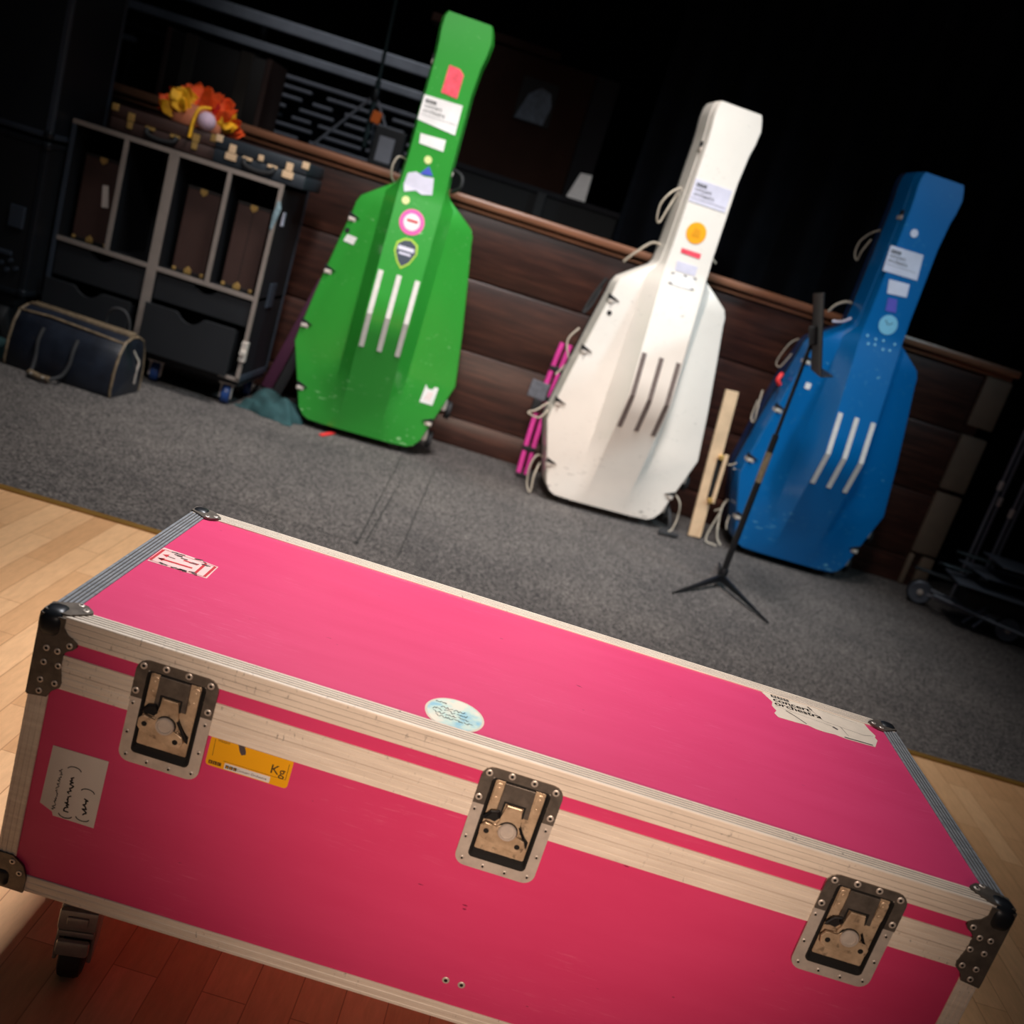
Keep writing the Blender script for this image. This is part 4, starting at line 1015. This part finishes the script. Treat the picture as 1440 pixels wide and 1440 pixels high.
bm = B()
for x, y in ((-.06, -.236), (.0, -.246)): cyl(bm, (x, y, .026), (x, y-.006, .028), .005, 10)
obj('stud', bm, 'rivet', h_)
bm = B(); tube(bm, smoothpts([(.06, .085, .245), (.065, .08, .30), (.09, .07, .345), (.14, .07, .350), (.17, .075, .31), (.175, .085, .245)], 4), .0075, 8); obj('handle', bm, 'webbing', bg, smooth=60)
bm = B(); tube(bm, smoothpts([(.262, -.02, .21), (.272, -.005, .185), (.284, .005, .16), (.283, .0, .12), (.278, .01, .06)], 3), .005, 6); obj('buckle', bm, 'rivet', bg)

# ------------------------------------------------------------------ black road cases at the far left
def road_case(x0, x1, y0, y1, z0, z1, label, m, em):
    r = empty('road_case', ((x0+x1)/2, (y0+y1)/2, z0), 0, label, 'road case'); a, b_, h = (x1-x0)/2, (y1-y0)/2, z1-z0
    bm = B(); box(bm, -a, a, -b_, b_, 0, h, .004); obj('body', bm, m, r)
    for sx in (-1, 1):
        for sy in (-1, 1):
            bm = B(); box(bm, sx*a-.014-.010*sx, sx*a+.014-.010*sx, sy*b_-.014-.010*sy, sy*b_+.014-.010*sy, .02, h-.02, .004); obj('edge_trim', bm, em, r)
        for z in (.012, h-.012):
            bm = B(); box(bm, sx*a-.014-.010*sx, sx*a+.014-.010*sx, -b_+.02, b_-.02, z-.012, z+.012, .004); obj('edge_trim', bm, em, r)
    for sy in (-1, 1):
        for z in (.012, h-.012):
            bm = B(); box(bm, -a+.02, a-.02, sy*b_-.014-.010*sy, sy*b_+.014-.010*sy, z-.012, z+.012, .004); obj('edge_trim', bm, em, r)
    for sx in (-1, 1):
        for sy in (-1, 1):
            for z in (.016, h-.016):
                bm = B(); box(bm, sx*(a-.008)-.02, sx*(a-.008)+.02, sy*(b_-.008)-.02, sy*(b_-.008)+.02, z-.02, z+.02, .012, None, 3); obj('ball_corner', bm, 'black_ball', r, smooth=50)
    return r
lo = road_case(-3.30, -2.402, 4.60, 5.10, .25, .955, 'black road case at the far left, under the slate coloured one', 'black_panel', 'black_ball')
bm = B(); box(bm, .33, .40, -.262, -.24, .30, .40, .004); obj('handle', bm, 'edge_dim', lo)
bm = B()
for x, z in ((.36, .105), (.40, .12), (.33, .13), (.37, .15)): cyl(bm, (x, -.245, z), (x, -.262, z), .010, 10)
box(bm, .30, .37, -.262, -.245, .17, .19, .003); obj('connector_plate', bm, 'edge_dim', lo)
for sx in (-1, 1):
    for sy in (-1, 1):
        bm = B(); cyl(bm, (sx*.36-.03, sy*.18, -.148), (sx*.36+.03, sy*.18, -.148), .097, 22, .01); box(bm, sx*.36-.05, sx*.36+.05, sy*.18-.05, sy*.18+.05, -.06, .0, .004); obj('castor', bm, 'black_rubber', lo, smooth=40)
road_case(-3.30, -2.402, 4.60, 5.10, .972, 1.75, 'slate coloured road case with pale edges stacked at the far left', 'slate_panel', 'edge_dim')

# ------------------------------------------------------------------ on the stage
tk = empty('strapped_trunk', (-2.155, 5.83, 1.281), R(2), 'dark brown trunk with two straps standing on the stage behind the orange bundle', 'trunk')
bm = B(); box(bm, -.28, .28, -.16, .16, 0, .375, .012); obj('body', bm, 'dark_trunk', tk, smooth=40)
for x in (-.15, .15):
    bm = B(); box(bm, x-.035, x+.035, -.168, .168, .0, .383, .004); obj('strap', bm, 'strap_grey', tk)
for x in (-.272, .272):
    bm = B(); box(bm, x-.014, x+.014, -.168, .168, 0, .383, .004); obj('edge_binding', bm, 'brown_case', tk)

sh = empty('storage_rack', (-2.1, 7.45, 1.281), 0, 'grey metal rack of long rails and short slats across the back of the stage', 'rack')
def rail(x0, x1, z, h, m='grey_rail', y=-.1, t_=.05):
    bm = B(); k=1.055; z = 1.2+(z-1.2)*k; box(bm, x0*k+2.1, x1*k+2.1, y, y+t_, z-1.281-h/2, z-1.281+h/2, .006); return bm
obj('rail', rail(-3.85, -.80, 1.99, .075), 'grey_rail', sh); obj('rail', rail(-3.85, -.80, 1.832, .055), 'grey_rail', sh); obj('rail', rail(-2.31, -1.1, 1.702, .026), 'grey_slat', sh)
obj('rail', rail(-3.7, -2.5, 1.71, .022), 'charcoal', sh); obj('rail', rail(-3.7, -3.2, 1.628, .035), 'grey_slat', sh)
rnd = random.Random(5)
for z in (1.64, 1.585, 1.52, 1.463, 1.405, 1.343):
    x = -2.34
    while x < -1.25:
        L = .13+rnd.random()*.36; e = min(x+L, -1.2)
        obj('slat', rail(x, e, z+(rnd.random()-.5)*.008, .022, 'grey_slat', -.08-.05*rnd.random(), .04), 'grey_slat', sh)
        x = e+.03+rnd.random()*.07
for x in (-4.0, -2.56, -1.12, -.88, -3.45):
    bm = B(); box(bm, x+2.1-.015, x+2.1+.015, .02, .06, 0, .75, .003); obj('upright', bm, 'black_metal', sh)
for z in (1.99, 1.67, 1.49):
    obj('slat', rail(-1.0, -.80, z-.0+(-.0), .03, 'grey_rail', -.12, .05), 'grey_rail', sh)
bm = B(); box(bm, -.28+0.0, -.245, -.12, -.08, .69, .76, .004); obj('clip', bm, 'red_dim', sh) if 'red_dim' in MATS else bm.free()

ts = empty('tripod_stand', (-1.41, 6.25, 1.281), 0, 'tall dark tripod stand with an orange tag on the stage, left of the green case', 'stand')
bm = B(); cyl(bm, (0, 0, .12), (-.01, 0, .50), .016, 14); cyl(bm, (-.01, 0, .50), (-.05, 0, 1.6), .011, 12); obj('pole', bm, 'dark_teal', ts, smooth=40)
bm = B(); cyl(bm, (-.008, 0, .38), (-.009, 0, .45), .026, 14, .005); obj('collar', bm, 'black_metal', ts, smooth=40)
for ex, ey in ((.27, -.02), (-.33, .02), (.0, .28)):
    bm = B(); tube(bm, [(-.008, 0, .42), (ex*.98, ey*.98, .02), (ex, ey, .008)], .008, 8); obj('leg', bm, 'grey_slat', ts, smooth=50)
bm = B(); box(bm, -.035, .022, -.045, -.02, .265, .335, .008, Matrix.Rotation(R(8), 4, 'Y')); obj('tag', bm, 'orange_tag', ts)
sp = empty('speaker_box', (-1.24, 6.05, 1.281), R(6), 'small black box on the stage edge beside the green case', 'box')
bm = B(); box(bm, -.08, .10, -.06, .08, 0, .25, .008); obj('body', bm, 'black_metal', sp)
bm = B(); box(bm, -.045, .045, -.064, -.058, .06, .20, .004); obj('front_panel', bm, 'grey_slat', sp)

pf = empty('low_platform', (-.45, 6.83, 1.281), 0, 'low charcoal platform on the stage under the brown cabinet', 'platform')
bm = B(); box(bm, -.62, .62, -.06, .41, 0, .19, .005); obj('side', bm, 'stage_black', pf)
bm = B(); box(bm, -.63, .63, -.075, .42, .19, .225, .005); obj('top', bm, 'charcoal', pf)
bm = B(); box(bm, .08, .14, -.11, -.078, 0, .20, .005); obj('post', bm, 'black_rubber', pf)
cb = empty('wooden_cabinet', (-.53, 7.05, 1.507), 0, 'tall dark brown wooden cabinet with a small framed opening, on the stage platform', 'cabinet')
bm = B(); box(bm, -.43, .30, -.09, .2, 0, .77, .006); obj('front', bm, 'door_brown', cb)
bm = B(); box(bm, .302, .46, -.06, .2, 0, .775, .006); obj('side_panel', bm, 'charcoal', cb)
bm = B(); box(bm, -.15, .09, -.098, -.088, .37, .64, .004); f_ = obj('opening', bm, 'hole', cb)
bm = B(); prism(bm, [(-.14, .38), (.05, .38), (.075, .50), (.05, .58), (-.02, .60), (-.09, .54)], lambda u, v, d: (u, -.099-d, v), 0, .004); obj('picture', bm, 'picture', f_)
pl = empty('wooden_beam', (-.93, 7.0, 2.285), 0, 'dim brown beam lying across the top of the brown cabinet', 'beam')
bm = B(); box(bm, -.42, .44, -.05, .12, .002, .055, .006); obj('beam', bm, 'door_brown', pl)
pp = tag(obj('paper_card', (lambda bm: (prism(bm, [(-.075, 0), (.05, 0), (.045, .17), (-.03, .165)], lambda u, v, d: (u, d+.12*v, v), 0, .003), bm)[1])(B()), 'paper_white'), 'white paper card standing on the platform by the black curtain', 'card')
pp.location = (-.115, 6.78, 1.508)

# ------------------------------------------------------------------ trolley and folded stands at the right
tl = empty('folding_trolley', (2.5, 5.05, .0045), R(-12), 'low black folding trolley with two rubber wheels on the carpet at the right', 'trolley')
for x, y in ((-.26, .09), (.17, -.06)):
    bm = B(); lathe(bm, (x, y-.018, .068), (0, 1, 0), [(0, .05), (.004, .064), (.012, .068), (.024, .068), (.032, .064), (.036, .05)], 28); w_ = obj('wheel', bm, 'black_rubber', tl, smooth=40)
    bm = B(); cyl(bm, (x, y-.026, .068), (x, y+.02, .068), .016, 14, .003); obj('hub', bm, 'silver', w_, smooth=40)
    bm = B(); lathe(bm, (x, y-.0195, .068), (0, 1, 0), [(0, .050), (-.002, .051), (-.002, .056), (.002, .060)], 28); obj('rim', bm, 'steel_dark', w_, smooth=40)
bm = B(); tube(bm, [(-.26, .09, .068), (.17, -.06, .068)], .008, 8); obj('axle', bm, 'grey_slat', tl)
for o in (0, .10):
    bm = B(); tube(bm, [(-.22, .04-o, .105), (.1, -.04-o, .09), (.45, -.12-o, .085)], .009, 8); obj('frame_bar', bm, 'steel_dark', tl, smooth=50)
bm = B(); tube(bm, [(-.05, -.10, .03), (.02, -.10, .13), (.04, -.08, .15)], .008, 8); tube(bm, [(.0, -.12, .03), (.05, -.12, .12)], .008, 8); obj('bracket', bm, 'edge_dim', tl)
def folded(x, y, z, rz, L, label):
    r = empty('folded_music_stand', (x, y, z), rz, label, 'music stand', None)
    bm = B(); tube(bm, [(-L/2, 0, .012), (L/2, .01, .020)], .009, 8); obj('pole', bm, 'black_metal', r, smooth=50)
    bm = B(); box(bm, -L*.2, L*.5, -.14, .14, .026, .034, .002); obj('desk', bm, 'steel_dark', r)
    for y_ in (-.03, .03):
        bm = B(); tube(bm, [(-L/2, 0, .012), (-L*.1, y_, .008)], .006, 6); obj('leg', bm, 'black_metal', r, smooth=50)
folded(2.44, 5.02, .205, R(-6), .62, 'folded black music stand lying lowest on the trolley')
folded(2.52, 5.06, .27, R(7), .60, 'folded black music stand lying in the middle of the pile')
folded(2.60, 5.03, .35, R(-2), .62, 'folded black music stand lying on top of the pile')
bm = B()
box(bm, -.16, .2, -.08, .08, 0, .085, .02)
tag(obj('stand_bag', bm, 'webbing', smooth=40), 'black bag on the trolley under the folded music stands', 'bag').location = (2.57, 5.07, .112)
rnd = random.Random(9)
for k in range(4):
    x = 2.55+.058*k; y = 5.45+.06*(k % 2); h = 1.0+.5*rnd.random()
    r = empty('microphone_stand', (x, y, .004), rnd.random(), None, None)
    tag(r, ['thin dark stand pole nearest the stage front', 'thin dark stand pole, second from the stage front', 'thin dark stand pole, third from the stage front', 'thin dark stand pole farthest right by the curtain'][k], 'stand', 'stand poles by the right hand curtain')
    bm = B(); cyl(bm, (0, 0, .01), (.0, 0, h), .009, 10); obj('pole', bm, 'grey_slat', r, smooth=50)
    bm = B(); lathe(bm, (0, 0, 0), (0, 0, 1), [(0, .026), (.012, .025), (.02, .012)], 16); obj('base', bm, 'black_metal', r, smooth=40)
    bm = B(); cyl(bm, (0, 0, h*.55), (0, 0, h*.55+.05), .014, 10, .003); obj('clutch', bm, 'silver', r, smooth=40)

# ------------------------------------------------------------------ light and camera
def spot(name, loc_, target, power, size, blend, radius, col):
    l = bpy.data.lights.new(name, 'SPOT'); l.energy = power; l.spot_size = R(size); l.spot_blend = blend; l.shadow_soft_size = radius; l.color = col
    o = bpy.data.objects.new(name, l); COL.objects.link(o); o.location = loc_
    o.rotation_euler = (Vector(target)-Vector(loc_)).to_track_quat('-Z', 'Y').to_euler(); return o
spot('ceiling_lamp', (.1, 3.2, 5.2), (-.15, 4.2, 0), 1320, 60, 1, .55, (1, .96, .93))
spot('pool_fill', (-.3, 3.4, 4.6), (-.22, 1.9, .5), 1100, 35, 1, .3, (1, .95, .93))  # added unseen spot, casts a bright pool that fades around the case
spot('stage_lamp', (-.6, .4, 4.6), (-.2, 5.0, .55), 840, 44, 1, .4, (1, .97, .95))
spot('side_lamp', (4.4, 2.2, 4.2), (.4, 5.0, .7), 560, 40, 1, .3, (.60, .87, 1))
spot('rack_fill', (-1.7, 5.75, 4.6), (-1.75, 7.4, 1.7), 150, 46, 1, .2, (.9, .95, 1))  # added unseen fill, only there to brighten the rack
spot('front_vignette_spot', (.16, -3.0, 1.62), (.16, 1.14, .66), 650, 17.6, 1, .2, (1, .75, .59))  # unseen warm front light, cone narrowed so panel corners darken like a vignette
wd = bpy.data.worlds.new('hall'); SC.world = wd; wd.use_nodes = True
wd.node_tree.nodes['Background'].inputs[0].default_value = (.75, .85, 1, 1); wd.node_tree.nodes['Background'].inputs[1].default_value = .035

cam = bpy.data.cameras.new('camera'); co_ = bpy.data.objects.new('camera', cam); COL.objects.link(co_)
rgt, dwn, fwd = Vector((.9538, .0649, .2935)), Vector((.3002, -.2496, -.9206)), Vector((.0129, .9661, -.2578))
rgt.normalize(); fwd = (fwd-rgt*fwd.dot(rgt)).normalized(); dwn = fwd.cross(rgt)
co_.matrix_world = Matrix(((rgt.x, -dwn.x, -fwd.x, 0), (rgt.y, -dwn.y, -fwd.y, 0), (rgt.z, -dwn.z, -fwd.z, 1.2), (0, 0, 0, 1)))
cam.sensor_width = 36; cam.sensor_fit = 'HORIZONTAL'; cam.lens = 1412.3/1440*36
cam.clip_start = .05; cam.clip_end = 60
cam.dof.use_dof = True; cam.dof.focus_distance = 1.62; cam.dof.aperture_fstop = 4.0
SC.camera = co_
vs = SC.view_settings; vs.view_transform = 'Standard'; vs.look = 'None'; vs.gamma = 1; vs.use_curve_mapping = False; vs.exposure = 0
